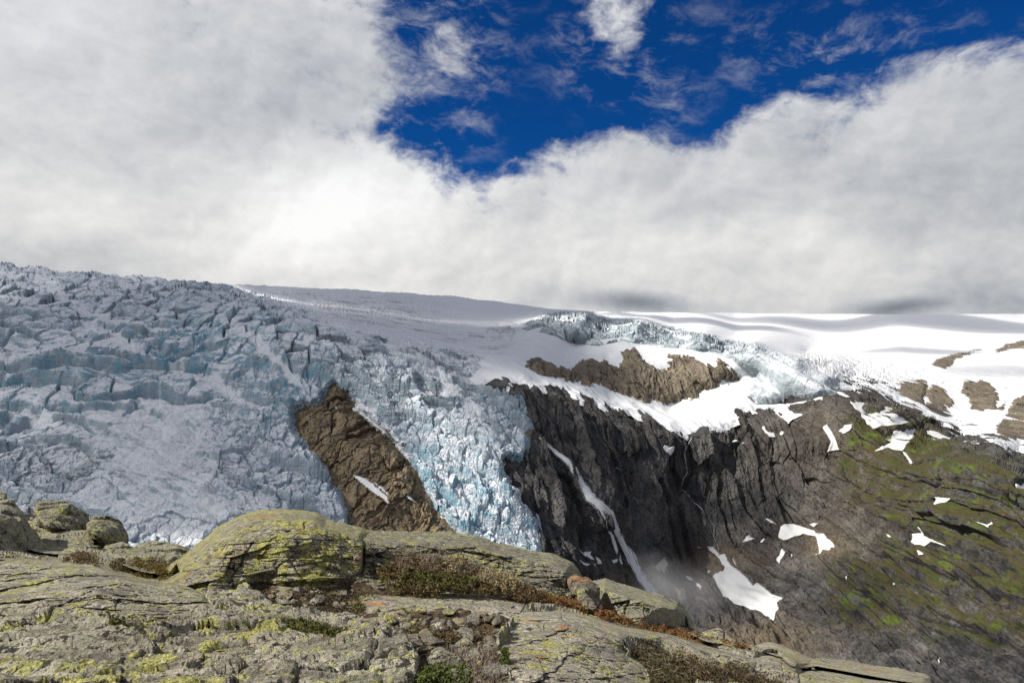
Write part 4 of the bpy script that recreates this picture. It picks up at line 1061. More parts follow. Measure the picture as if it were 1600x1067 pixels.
SOIL = [[(385, 918), (450, 916), (520, 915), (560, 905), (600, 905), (700, 905), (780, 905), (850, 930), (905, 945), (960, 962), (1060, 985), (1170, 1008), (1175, 1022), (1090, 1008), (1000, 985), (900, 955), (820, 945), (790, 985), (775, 1010), (790, 1050), (800, 1085), (640, 1085), (655, 1030), (640, 1010), (600, 985), (560, 965), (500, 958), (430, 945), (400, 930)],
        [(985, 1012), (1040, 1018), (1080, 1035), (1130, 1036), (1180, 1055), (1240, 1080), (1020, 1090), (1012, 1050), (985, 1025)],
        [(430, 970), (470, 962), (540, 985), (560, 1000), (520, 1010), (450, 995)], [(170, 885), (200, 892), (260, 905), (240, 912), (190, 900)], [(160, 988), (210, 992), (250, 1000), (200, 1003)], [(330, 1028), (300, 1022), (280, 1030), (310, 1040)]]
G_SOIL = Field(-180, 1790, 780, 1180, 3, lambda X, Y: np.max([poly_sdf(X, Y, p) for p in SOIL], 0))


def gover(X, Y):
    return np.maximum(np.interp(X, G_SKY[:, 0], G_SKY[:, 1]) - Y, 0)


def gbase(X, Y):
    t = gover(X, Y)
    Yd = np.exp(G_LOG(X, Y + t))
    q = xyz(X, Y + t, Yd)
    q[..., 1] += 0.22 * t; q[..., 0] *= 1 + 0.22 * t / Yd
    q[..., 2] -= 0.34 * t
    return q


def layered(P, amp=1.0, fw=1.0):
    """bedded, broken rock relief in metres"""
    x, y, zz = P[..., 0], P[..., 1], P[..., 2]
    s = zz + 0.10 * x - 0.28 * y + fbm(x / 1.6, y / 1.6, zz / 1.6, 2, 0.5, 201) * 0.22
    st = s / 0.13; fr = st - np.floor(st)
    d = (sstep(fr, 0, 0.22) - fr) * 0.055 * fw
    d = d + fbm(x / 1.9, y / 1.9, zz / 1.2, 3, 0.5, 202) * 0.13
    d = d + (ridged(x / 2.4 + zz, y / 0.40, zz / 0.30, 4, 0.5, 203) - 0.45) * 0.09 * (0.2 + 0.8 * fw)
    d = d + fbm(x / 0.22, y / 0.09, zz / 0.06, 3, 0.6, 204) * 0.018 * fw
    u, v = x + 0.35 * y + 0.4 * zz, 0.7 * y + 1.3 * zz - 0.2 * x
    wu = fbm(x / 0.7, y / 0.7, zz / 0.7, 3, 0.55, 208) * 0.3
    d = d + facets(u + wu, v - wu * 0.5, 2.2, 0.36, 421)[0] * 0.075 * fw + facets(u - wu, v + wu * 0.5, 0.8, 0.14, 422)[0] * 0.040 * fw + facets(u, v, 0.26, 0.06, 423)[0] * 0.012 * fw
    pit = ridged(x / 1.1, y / 0.13, zz / 0.10, 3, 0.6, 205)
    d = d - sstep(pit, 0.62, 0.92) * 0.028 * fw
    return d * amp


G_FOOT = []
FOOT = []            # outlines of the rocks standing in the ground


def gpoint(X, Y):
    P = gbase(X, Y)
    soil = sstep(G_SOIL(X, Y), -4, 6)
    x, y, zz = P[..., 0], P[..., 1], P[..., 2]
    sp = np.linalg.norm(gbase(X, Y + 1.0) - P, axis=-1)
    d = layered(P, 1.0, np.clip(0.035 / sp, 0.2, 1)) * (1 - 0.75 * soil) - 0.04 * soil
    f1, e, r, _, _ = voronoi(x / 0.07, y / 0.07, 207)
    d = d + soil * (fbm(x / 0.35, y / 0.35, zz / 0.35, 3, 0.55, 206) * 0.05 + (0.5 - f1) * 0.03 * (0.3 + r[0]))
    if G_FOOT:
        d = d - 0.22 * sstep(G_FOOT[0](X, Y), 2, 12)
    P = P.copy(); P[..., 2] += d
    return P, soil


def outcrop_near(name, pts, depths, mat, label, bulge=0.35, w=40, cat='rock', group=None, rel=1.0, step=1.2, curl=0.05, seed=0, cracks=None, hang=0.16, chip=1.0):
    """a rock with its own distance, front and rounded-over edge; depths: (x, y, metres)"""
    f = outline_field(pts, 26, 2); FOOT.append(pts)
    p = np.array(pts, float)
    X, Y = mesh_grid(p[:, 0].min() - 20, p[:, 0].max() + 20, p[:, 1].min() - 20, p[:, 1].max() + 20, step, step * 0.85)
    depths = [(a, b, c or float(np.exp(G_LOG(np.array(a * 1.0), np.array(b * 1.0)))) + 0.06) for a, b, c in depths]
    Yd = np.exp(rbf([(a, b) for a, b, _ in depths], [math.log(c) for _, _, c in depths], X, Y))
    Yg = np.exp(G_LOG(X, Y)); s0 = f(X, Y)
    near = (gover(X, Y) <= 0) & (np.abs(Yg - Yd) < 1.3)
    Yd = np.where(near, Yd + (Yg + 0.02 - Yd) * (1 - sstep(s0, -2, 12)), Yd)
    P = xyz(X, Y, Yd)
    ww = P + seed * 3.7
    s = s0 + fbm(ww[..., 0] / 0.5, ww[..., 1] / 0.5, ww[..., 2] / 0.5, 4, 0.6, 211) * 5
    t = np.clip(s / w, 0, 1)
    # height over the foot of each column: the face leans back from its foot, the far edge is rounded over
    yb = np.max(np.where(s0 > 0, Y, -1e3), axis=0)
    ok = yb > 0
    yb = np.interp(X[0], X[0][ok], yb[ok]); yb = np.convolve(np.pad(yb, 6, mode='edge'), np.ones(13) / 13, 'valid')
    db = yb[None] - Y
    bot = sstep(-db, -6, 2)
    up = np.sqrt(1 - (1 - t) ** 2) * bulge; lo = np.clip(db, -4, 400) * 0.005 + 0.02
    d = -np.log(np.exp(-up / 0.05) + np.exp(-lo / 0.05)) * 0.05
    fw = np.clip(0.03 * step / (np.linalg.norm(np.gradient(P, axis=0), axis=-1) + 1e-6), 0.2, 1)
    d = d + layered(ww, rel, fw) * sstep(s, -6, 8)
    x_, y_, z_ = ww[..., 0], ww[..., 1], ww[..., 2]
    wq = fbm(x_ / 0.4, y_ / 0.4, z_ / 0.4, 2, 0.5, 215) * 0.08
    d = d + chip * (facets(x_ + 0.4 * z_ + wq, z_ + 0.5 * y_ - 0.3 * x_ - wq, 0.46, 0.30, 216, 1.3)[0] * 0.075 + facets(x_ - 0.3 * z_, z_ + 0.5 * y_ + 0.2 * x_, 0.15, 0.11, 217, 1.3)[0] * 0.028) * sstep(s, -2, 10)
    d = d + fbm(ww[..., 0] / 1.0, ww[..., 1] / 1.0, ww[..., 2] / 1.0, 2, 0.5, 212) * bulge * 0.35 * t
    d = d + np.minimum(s, 0) * (curl * 1.6 * (1 - bot) + 0.022 * bot)
    if cracks:
        for (ax, ay), (bx, by) in cracks:
            ex, ey = bx - ax, by - ay
            wob = fbm(X / 14 + ax, Y / 14, 0 * X, 4, 0.6, 213) * 12
            tt = np.clip(((X - ax) * ex + (Y - ay) * ey) / (ex * ex + ey * ey), 0, 1)
            dd = np.hypot(X + wob - ax - tt * ex, Y - ay - tt * ey)
            d = d - 0.07 * np.exp(-(dd / (1.1 + 0.9 * gnoise(X / 9, Y / 9, 0 * X + ay, 214))) ** 2)
    P = P + to_cam(P) * d[..., None]
    # no face may hang over the ground in front of it
    Yf = P[..., 1]
    M = np.where(s > 0, Yf, -1.0); M = np.where((s > 0) & (s < 6) & near, np.maximum(M, Yg), M)
    acc = np.maximum.accumulate(M[::-1], axis=0)[::-1]
    cs = np.cumsum(np.pad(np.where(acc > 0, acc, 0), [(0, 0), (9, 8)], mode='edge'), axis=1); cn = np.cumsum(np.pad((acc > 0) * 1.0, [(0, 0), (9, 8)], mode='edge'), axis=1)
    nn = cn[:, 17:] - cn[:, :-17]
    acc = np.where(nn > 0, (cs[:, 17:] - cs[:, :-17]) / np.maximum(nn, 1), -1)
    if name == 'rock_slab':
        acc = acc - 5
    k = np.maximum(Yf, acc - hang) / Yf
    P = np.array([0, 0, CAMZ]) + (P - np.array([0, 0, CAMZ])) * k[..., None]
    o = grid_obj(name, P, s > -16, mat, {'soil': 0 * s})
    return tag(o, label, cat, group)


outcrop_near('rock_dome', [(246, 914), (270, 896), (300, 876), (322, 858), (340, 843), (352, 832), (368, 825), (390, 817), (412, 812), (440, 810), (470, 812), (490, 816), (505, 826), (535, 832), (560, 837), (575, 850), (580, 880), (566, 905), (520, 914), (470, 917), (440, 921), (400, 918), (365, 930), (340, 938), (320, 938), (280, 930)],
             [(250, 914, None), (300, 876, 6.75), (360, 830, 7.25), (440, 812, 7.5), (500, 822, 7.5), (570, 840, 7.9), (400, 920, None), (480, 917, None), (560, 905, None), (330, 935, None), (440, 860, 6.95)],
             M_DOME, 'big rounded rock hump covered in yellow map lichen, a dark cap on its crest', 0.35, 60, rel=0.7, seed=1, step=1.0, hang=0.3,
             cracks=[((398, 842), (350, 925)), ((366, 885), (363, 918)), ((352, 862), (385, 862))])
outcrop_near('rock_ridge', [(548, 838), (600, 845), (640, 845), (700, 845), (735, 849), (752, 854), (772, 862), (800, 868), (830, 873), (862, 880), (884, 890), (896, 905), (906, 930), (908, 946), (884, 946), (850, 938), (830, 925), (800, 908), (770, 905), (740, 908), (700, 915), (640, 908), (590, 915), (560, 905)],
             [(560, 840, 8.1), (560, 905, None), (640, 846, 8.7), (640, 908, None), (740, 850, 9.1), (740, 908, None), (800, 870, 9.1), (800, 908, None), (850, 938, None), (890, 895, 8.7), (905, 945, None)],
             M_RIDGE, 'long mossy grey rock ridge along the brink with dark heath growing against it', 0.35, 36, rel=1.5, seed=2)
outcrop_near('rock_outcrop', [(916, 928), (930, 922), (945, 919), (965, 926), (985, 932), (1010, 940), (1032, 945), (1052, 953), (1064, 968), (1072, 990), (1050, 990), (1020, 985), (990, 982), (965, 972), (945, 955), (930, 942)],
             [(920, 928, 8.1), (985, 932, 8.2), (1060, 962, 8.0), (945, 957, None), (1000, 984, None), (1070, 992, None)], M_BOULD, 'pale grey-green rock block below the orange rock, heath along its foot', 0.4, 26, rel=1.0, seed=4,
             cracks=[((985, 932), (968, 980)), ((1006, 950), (1010, 975))])
outcrop_near('rock_slab', [(-172, 862), (0, 868), (60, 873), (110, 877), (150, 883), (190, 893), (222, 902), (260, 909), (295, 917), (322, 930), (332, 946), (334, 962), (322, 980), (290, 986), (250, 988), (215, 984), (190, 985), (160, 978), (130, 974), (95, 976), (60, 974), (30, 972), (0, 968), (-172, 975)],
             [(-172, 864, None), (0, 868, None), (150, 884, None), (295, 916, None), (-172, 972, None), (0, 968, None), (130, 975, None), (250, 988, None), (330, 965, None), (150, 930, 4.85)],
             M_GROUND, 'long hump of foliated grey rock splashed with lichen, in front of the boulders', 0.30, 40, rel=0.9, seed=6, step=1.3, cracks=[((60, 962), (150, 920)), ((152, 918), (190, 912)), ((172, 985), (184, 940))])
outcrop_near('rock_slab', [(774, 1014), (786, 1000), (795, 982), (802, 968), (815, 957), (842, 956), (870, 952), (900, 956), (935, 966), (965, 976), (1000, 982), (1050, 990), (1100, 1005), (1150, 1018), (1200, 1028), (1250, 1038), (1240, 1046), (1190, 1042), (1150, 1040), (1110, 1030), (1060, 1022), (1030, 1012), (985, 1004), (976, 1014), (984, 1026), (1004, 1038), (1014, 1050), (1018, 1066), (1024, 1110), (800, 1110), (796, 1060), (786, 1036)],
             [(780, 1010, None), (815, 958, None), (900, 956, 6.5), (1000, 982, 6.6), (1100, 1005, 6.9), (1250, 1040, 7.2), (900, 1010, 4.75), (1010, 1045, None), (800, 1100, None), (1020, 1100, None), (1110, 1030, None)],
             M_SLAB, 'broad pale slab with yellow lichen blotches, sloping down beside the stony hollow', 0.30, 40, rel=0.8, seed=7, step=1.3)
outcrop_near('rock_outcrop', [(1165, 1036), (1178, 1024), (1200, 1018), (1216, 1022), (1240, 1032), (1258, 1040), (1256, 1070), (1240, 1080), (1210, 1066), (1185, 1056), (1168, 1050)],
             [(1170, 1036, 7.0), (1200, 1018, 7.5), (1255, 1040, 7.2), (1185, 1058, None), (1245, 1080, None)], M_SLAB, 'upended grey slabs with dark clefts at the lower end of the crest', 0.3, 16, rel=1.0, seed=8,
             cracks=[((1205, 1018), (1216, 1066)), ((1218, 1026), (1236, 1076)), ((1190, 1022), (1188, 1058)), ((1242, 1034), (1246, 1072))])
outcrop_near('rock_slab', [(1236, 1044), (1270, 1042), (1310, 1046), (1360, 1055), (1400, 1058), (1440, 1066), (1440, 1110), (1250, 1110), (1244, 1074)],
             [(1240, 1044, 7.0), (1310, 1046, 7.6), (1440, 1066, 7.4), (1250, 1110, 4.6), (1440, 1110, 5.2)], M_SLAB, 'pale smooth slab running off below the upended grey slabs', 0.2, 24, rel=0.6, seed=9)
outcrop_near('rock_slab', [(545, 940), (570, 930), (600, 934), (650, 934), (680, 938), (640, 950), (600, 955), (598, 962), (590, 955)],
             [(550, 940, None), (600, 932, 6.45), (680, 938, 6.5), (595, 960, None), (640, 952, None)], M_SLAB, 'flat lichened ledge between the heath and the stony hollow', 0.14, 12, rel=0.5, seed=10)
outcrop_near('rock_slab', [(640, 938), (690, 930), (740, 930), (790, 938), (820, 945), (812, 958), (770, 955), (730, 945), (690, 945), (655, 950)],
             [(640, 942, None), (700, 930, 6.8), (820, 948, 6.8), (655, 950, None), (770, 957, None)], M_SLAB, 'low yellow-green rock lip on the upper rim of the stony hollow', 0.14, 12, rel=0.5, seed=11)
outcrop_near('rock_slab', [(300, 1022), (340, 1012), (390, 1006), (410, 1010), (408, 1022), (395, 1032), (350, 1032), (315, 1028)],
             [(300, 1022, 3.8), (400, 1006, 4.0), (400, 1034, None), (330, 1032, None)], M_DOME, 'flat rock plate with yellow top and dark undercut edge on the near bedrock', 0.12, 10, rel=0.35, seed=12)


G_FOOT.append(Field(-180, 1790, 780, 1180, 3, lambda X, Y: np.max([poly_sdf(X, Y, p) for p in FOOT], 0)))
X, Y = mesh_grid(-165, 1775, 748, 1165, 1.5, 1.15)
Pg, soil = gpoint(X, Y)
keep = gover(X, Y) < 34
ground = grid_obj('ground', Pg, keep, M_GROUND, {'soil': soil})
tag(ground, kind='structure')


def hull_rock(name, pts, mat, label, cat='boulder', group=None, back=0.9, amp=0.024, cuts=22, seed=0):
    """an angular boulder: hull of corner points (x, y, metres), thickened away behind"""
    C = [xyz(np.array(a * 1.0), np.array(b * 1.0), np.array(c * 1.0)) for a, b, c in pts]
    cen = np.mean(C, 0)
    B2 = []
    for q in C:
        v = q + (cen - q) * 0.35; r = (q - np.array([0, 0, CAMZ])); r = r / np.linalg.norm(r)
        B2.append(v + r * back + np.array([0, 0, -0.25 * back]))
    bm = bmesh.new()
    for q in C + B2:
        bm.verts.new(tuple(q))
    bmesh.ops.convex_hull(bm, input=bm.verts)
    bmesh.ops.delete(bm, geom=[v for v in bm.verts if not v.link_faces], context='VERTS')
    bmesh.ops.bevel(bm, geom=list(bm.edges), offset=0.05 * (np.ptp(np.array(C)[:, 0]) + 0.1) ** 0.5 * 0.28, segments=2, affect='EDGES', profile=0.6, clamp_overlap=True)
    bmesh.ops.triangulate(bm, faces=bm.faces)
    long_ = [e for e in bm.edges if e.calc_length() > 0.06]
    for _ in range(5):
        long_ = [e for e in bm.edges if e.calc_length() > 0.035]
        if not long_ or len(bm.verts) > cuts * 900:
            break
        bmesh.ops.subdivide_edges(bm, edges=long_, cuts=1, use_grid_fill=True)
        bmesh.ops.triangulate(bm, faces=[f for f in bm.faces if len(f.verts) > 3])
    bm.normal_update()
    V = np.array([v.co[:] for v in bm.verts]); Nn = np.array([v.normal[:] for v in bm.verts])
    Fc = np.array([[v.index for v in f.verts] for f in bm.faces]); bm.free()
    W = V + seed * 5.1
    d = facets(W[:, 0] + 0.4 * W[:, 2], W[:, 2] + 0.5 * W[:, 1], 0.4, 0.28, 226, 1.3)[0] * amp * 1.6 + fbm(W[:, 0] / 0.45, W[:, 1] / 0.45, W[:, 2] / 0.45, 3, 0.5, 221) * amp * 2 + (ridged(W[:, 0] / 0.3, W[:, 1] / 0.3, W[:, 2] / 0.12, 3, 0.55, 222) - 0.5) * amp * 1.2
    V = V + Nn * d[:, None]
    return tag(mesh_obj(name, V, [Fc], mat), label, cat, group)


hull_rock('boulder', [(-70, 786, 9.2), (0, 787, 9.2), (18, 783, 9.3), (31, 800, 8.8), (38, 813, 8.4), (-10, 816, 7.3), (-75, 817, 7.3), (62, 848, 8.6), (90, 884, 8.5), (40, 882, 7.6), (0, 880, 7.1), (-70, 880, 7.0)],
          M_BOULD, 'largest wedge boulder cut by the frame edge, sunlit top and dark face', back=1.4, seed=1)
hull_rock('rock', [(889, 906, 8.3), (898, 900, 8.4), (914, 904, 8.3), (931, 913, 8.2), (939, 928, 8.0), (946, 948, 7.7), (934, 953, 7.3), (918, 950, 7.25), (902, 936, 7.6), (915, 925, 7.55)], M_RUST, 'rust-stained rock wedged against the end of the mossy ridge', 'rock', back=0.5, amp=0.035, seed=31)
hull_rock('rock', [(1090, 990, 8.3), (1108, 985, 8.5), (1124, 985, 8.5), (1142, 996, 8.2), (1160, 1012, 7.8), (1140, 1016, 7.4), (1112, 1006, 7.5)], M_DOME, 'small yellow-lichened rock fin beyond the red-brown heath', 'rock', back=0.6, amp=0.035, seed=32)
hull_rock('boulder', [(-40, 760, 12), (0, 762, 12), (9, 773, 11.6), (8, 783, 11.2), (-5, 789, 11), (-40, 790, 11)], M_BOULD, 'small grey rock peeping over behind the largest wedge boulder', back=1.0, seed=2)
hull_rock('boulder', [(53, 786, 12), (66, 778, 12), (85, 785, 11.9), (110, 786, 11.8), (136, 799, 12.1), (141, 817, 11.8), (130, 828, 11.1), (112, 828, 10.4), (75, 822, 9.9), (58, 806, 10.6)], M_RIDGE, 'dark shaded boulder with a brown moss patch beside it, highest of the cluster', back=1.2, seed=3)
hull_rock('boulder', [(136, 815, 11.2), (148, 804, 11.2), (170, 808, 11.2), (192, 817, 11.3), (199, 834, 10.9), (201, 848, 11.0), (180, 845, 10.2), (150, 836, 9.4), (137, 827, 9.6)], M_RIDGE, 'dark boulder with a pale lit cheek standing against the ice', back=1.0, seed=4)
hull_rock('boulder', [(52, 832, 10.6), (90, 821, 10.9), (112, 829, 10.8), (136, 829, 10.6), (142, 842, 10.1), (158, 866, 8.8), (176, 897, 7.8), (150, 897, 7.5), (100, 890, 7.6), (86, 868, 8.4)], M_BOULD, 'flat tilted slab boulder with brown moss on its face, amid the cluster', back=0.8, seed=5)
hull_rock('boulder', [(154, 864, 8.9), (166, 850, 9.2), (190, 846, 9.3), (208, 854, 9.2), (201, 868, 8.6), (188, 876, 8.2), (170, 878, 8.2), (157, 872, 8.5)], M_BOULD, 'small rounded boulder with a dark hollow under it', back=0.7, seed=6)
hull_rock('boulder', [(178, 880, 7.7), (198, 860, 8.6), (214, 851, 9.0), (240, 846, 9.2), (275, 850, 9.1), (296, 857, 9.2), (310, 874, 8.9), (300, 882, 8.4), (268, 896, 7.7), (240, 894, 7.4), (215, 884, 7.5), (272, 870, 8.1)], M_BOULD, 'long low grey boulder beside the yellow-lichened hump', back=1.0, seed=7)
hull_rock('boulder', [(319, 948, 5.3), (330, 936, 5.6), (356, 938, 5.5), (368, 946, 5.1), (388, 950, 5.5), (404, 968, 5.4), (416, 986, 5.2), (398, 994, 4.75), (360, 988, 4.55), (342, 972, 4.75), (352, 955, 4.9)], M_RIDGE, 'blocky boulder with a dark shaded face in a gap of the near bedrock', back=0.6, amp=0.03, seed=8)
hull_rock('stone', [(402, 968, 5.3), (412, 957, 5.5), (420, 958, 5.5), (428, 974, 5.3), (424, 981, 5.1), (408, 980, 5.0)], M_TAN, 'brown pointed stone tucked behind the dark-faced block', 'stone', back=0.2, amp=0.012, seed=9)
hull_rock('stone', [(430, 982, 4.9), (436, 972, 5.1), (447, 972, 5.1), (460, 982, 5.0), (461, 990, 4.8), (450, 994, 4.7), (434, 990, 4.7)], M_BOULD, 'rounded grey-green stone at the edge of an olive moss cushion', 'stone', back=0.3, amp=0.012, seed=10)
hull_rock('stone', [(709, 966, 5.35), (727, 963, 5.45), (734, 973, 5.3), (733, 984, 5.15), (727, 990, 5.05), (716, 997, 4.95), (711, 985, 5.1), (722, 972, 5.2)], M_TAN, 'upright tan stone standing in the stony hollow', 'stone', back=0.18, amp=0.010, seed=11)
hull_rock('stone', [(727, 990, 5.05), (735, 980, 5.2), (742, 986, 5.2), (738, 996, 5.05), (727, 997, 4.95)], M_RIDGE, 'dark angular stone in the shade of the upright tan stone', 'stone', back=0.15, amp=0.010, seed=12)
hull_rock('stone', [(578, 971, 5.3), (594, 957, 5.6), (609, 953, 5.6), (611, 960, 5.45), (605, 974, 5.1), (590, 972, 5.1)], M_BOULD, 'wedge-shaped grey-green stone at the foot of the flat ledge', 'stone', back=0.3, amp=0.012, seed=13)
hull_rock('stone', [(626, 969, 5.4), (640, 963, 5.55), (651, 964, 5.5), (648, 974, 5.25), (637, 978, 5.1), (629, 976, 5.2)], M_STONE, 'squat grey stone beside the wedge-shaped stone', 'stone', back=0.25, amp=0.012, seed=14)
hull_rock('stone', [(690, 953, 5.8), (702, 948, 5.95), (714, 952, 5.85), (708, 959, 5.65), (695, 960, 5.6)], M_DOME, 'flat yellow-green stone plate in the upper stony hollow', 'stone', back=0.15, amp=0.010, seed=15)
hull_rock('stone', [(745, 957, 5.9), (753, 953, 6.0), (764, 955, 5.95), (757, 963, 5.75), (747, 961, 5.75)], M_TAN, 'flat olive-tan stone plate above the pinkish stone', 'stone', back=0.15, amp=0.010, seed=16)
hull_rock('stone', [(756, 966, 5.65), (768, 961, 5.75), (772, 963, 5.7), (765, 970, 5.55), (758, 970, 5.5)], M_TAN, 'pinkish-tan stone chip below the olive-tan plate', 'stone', back=0.12, amp=0.010, seed=17)
hull_rock('stone', [(767, 972, 5.5), (774, 963, 5.65), (781, 967, 5.6), (782, 974, 5.45), (773, 976, 5.35)], M_BOULD, 'whitish three-sided stone near the edge of the broad pale slab', 'stone', back=0.15, amp=0.010, seed=18)
hull_rock('stone', [(674, 1020, 3.95), (684, 1013, 4.1), (694, 1018, 4.05), (694, 1030, 3.85), (680, 1032, 3.8)], M_STONE, 'bluish grey square stone low in the stony hollow', 'stone', back=0.15, amp=0.010, seed=19)
hull_rock('stone', [(510, 920, 6.7), (524, 916, 6.9), (540, 920, 6.8), (543, 928, 6.5), (526, 932, 6.4), (512, 928, 6.5)], M_STONE, 'rounded grey stone at the foot of the yellow-lichened hump', 'stone', back=0.3, amp=0.012, seed=20)
hull_rock('stone', [(431, 927, 6.0), (440, 921, 6.2), (450, 926, 6.1), (448, 933, 5.9), (434, 934, 5.85)], M_DOME, 'round yellow-spotted stone on the dark soil under the hump', 'stone', back=0.2, amp=0.012, seed=21)
hull_rock('stone', [(467, 927, 6.2), (476, 924, 6.3), (483, 928, 6.2), (476, 932, 6.05)], M_DOME, 'bright yellow flat stone next to the round yellow-spotted stone', 'stone', back=0.12, amp=0.010, seed=22)
hull_rock('stone', [(600, 985, 4.9), (620, 978, 5.1), (630, 984, 5.05), (624, 998, 4.75), (606, 999, 4.65)], M_STONE, 'dark shaded stone with a flat top near the near bedrock', 'stone', back=0.25, amp=0.012, seed=23)

# loose stones, one by one
rng = random.Random(7)
kinds = []
for k in range(9):
    bm = bmesh.new()
    for _ in range(14):
        v = Vector((rng.gauss(0, 1), rng.gauss(0, 1), rng.gauss(0, 1))).normalized()
        bm.verts.new((v.x * rng.uniform(0.7, 1.0), v.y * rng.uniform(0.6, 0.9), v.z * rng.uniform(0.4, 0.62)))
    bmesh.ops.convex_hull(bm, input=bm.verts)
    bmesh.ops.delete(bm, geom=[v for v in bm.verts if not v.link_faces], context='VERTS')
    bmesh.ops.bevel(bm, geom=list(bm.edges), offset=0.07, segments=1, affect='EDGES', clamp_overlap=True)
    bmesh.ops.triangulate(bm, faces=bm.faces)
    bmesh.ops.subdivide_edges(bm, edges=list(bm.edges), cuts=2, use_grid_fill=True)
    bmesh.ops.triangulate(bm, faces=bm.faces)
    bm.normal_update()
    V = np.array([v.co[:] for v in bm.verts]); Nn = np.array([v.normal[:] for v in bm.verts]); Fc = np.array([[v.index for v in f.verts] for f in bm.faces]); bm.free()
    V = V + Nn * (fbm(V[:, 0] * 2 + k * 9, V[:, 1] * 2, V[:, 2] * 2, 3, 0.5, 231) * 0.09)[:, None]
    kinds.append((V, Fc))
HOLLOW = Field(360, 1200, 880, 1100, 3, lambda X, Y: np.max([poly_sdf(X, Y, p) for p in (
    [(540, 945), (600, 965), (660, 950), (770, 955), (800, 965), (790, 990), (775, 1015), (790, 1060), (700, 1045), (640, 1010), (580, 985)],
    [(400, 920), (560, 915), (560, 940), (540, 955), (470, 950), (420, 940)], [(560, 945), (640, 958), (600, 985), (560, 968)], [(690, 1010), (790, 1020), (800, 1075), (700, 1075)])], 0))
MS = [M_STONE, M_STONE, M_STONE, M_BOULD, M_TAN]
protos = {}
n = 0
while n < 230:
    px, py = rng.uniform(400, 810), rng.uniform(912, 1072)
    if HOLLOW(np.array(px), np.array(py)) < 3:
        continue
    Pp, _ = gpoint(np.array([[px]]), np.array([[py]]))
    s = 0.022 + 0.095 * rng.random() ** 2.4
    key = (rng.randrange(9), rng.randrange(5))
    if key not in protos:
        V, Fc = kinds[key[0]]
        o = mesh_obj('stone', V, [Fc], MS[key[1]], origin=np.zeros(3)); protos[key] = o
    else:
        o = protos[key].copy(); COL.objects.link(o)
    o.location = tuple(Pp[0, 0] + np.array([0, 0, s * 0.25])); o.scale = (s * rng.uniform(0.8, 1.25), s, s * rng.uniform(0.7, 1.1))
    o.rotation_euler = (rng.uniform(-0.4, 0.4), rng.uniform(-0.4, 0.4), rng.uniform(0, 6.28))
    tag(o, 'loose fist-sized stone lying on the dark soil among many like it', 'stone', 'loose stones in the stony hollow')
    n += 1


# ------------------------------------------------------------------ heath, moss and dwarf shrubs
def leaf_mat(name, c1, c2, c3):
    m, t, b = new_mat(name)
    P = t.node('ShaderNodeNewGeometry').outputs['Position']
    n = t.noise(P, 2.2, 4, 0.6); f = t.noise(P, 30.0, 3, 0.7)
    col = t.mix(t.ramp(n, 0.4, 0.62), c1, c2)
    col = t.mix(t.ramp(f, 0.5, 0.68), col, c3)
    t.plug(b.inputs['Base Color'], col); b.inputs['Roughness'].default_value = 0.75
    return m


L_BROWN = leaf_mat('brown_heath_leaves', (0.110, 0.070, 0.030), (0.082, 0.068, 0.018), (0.19, 0.125, 0.055))
L_RED = leaf_mat('red_brown_heath_leaves', (0.125, 0.055, 0.018), (0.14, 0.072, 0.022), (0.21, 0.12, 0.045))
L_OLIVE = leaf_mat('olive_moss_leaves', (0.080, 0.080, 0.016), (0.048, 0.052, 0.012), (0.13, 0.12, 0.030))
L_GREEN = leaf_mat('green_crowberry_leaves', (0.062, 0.078, 0.014), (0.036, 0.050, 0.010), (0.11, 0.12, 0.025))
L_GOLD = leaf_mat('golden_moss_leaves', (0.13, 0.085, 0.012), (0.09, 0.06, 0.012), (0.20, 0.14, 0.02))
L_DARK = leaf_mat('dark_heath_leaves', (0.050, 0.034, 0.016), (0.042, 0.040, 0.012), (0.11, 0.075, 0.035))
L_STRAW = leaf_mat('straw_leaves', (0.30, 0.25, 0.13), (0.22, 0.17, 0.085), (0.40, 0.34, 0.19))
L_TWIG = leaf_mat('bleached_twigs', (0.20, 0.155, 0.115), (0.14, 0.10, 0.07), (0.30, 0.25, 0.20))


def lie(depths):
    def g(X, Y):
        return xyz(X, Y, np.exp(rbf([(a, b) for a, b, _ in depths], [math.log(c) for _, _, c in depths], X, Y)))
    return g


BANK = lie([(600, 870, 7.5), (690, 862, 7.9), (770, 895, 7.6), (870, 938, 7.45), (600, 925, 6.5), (720, 932, 6.55), (830, 945, 6.8)])


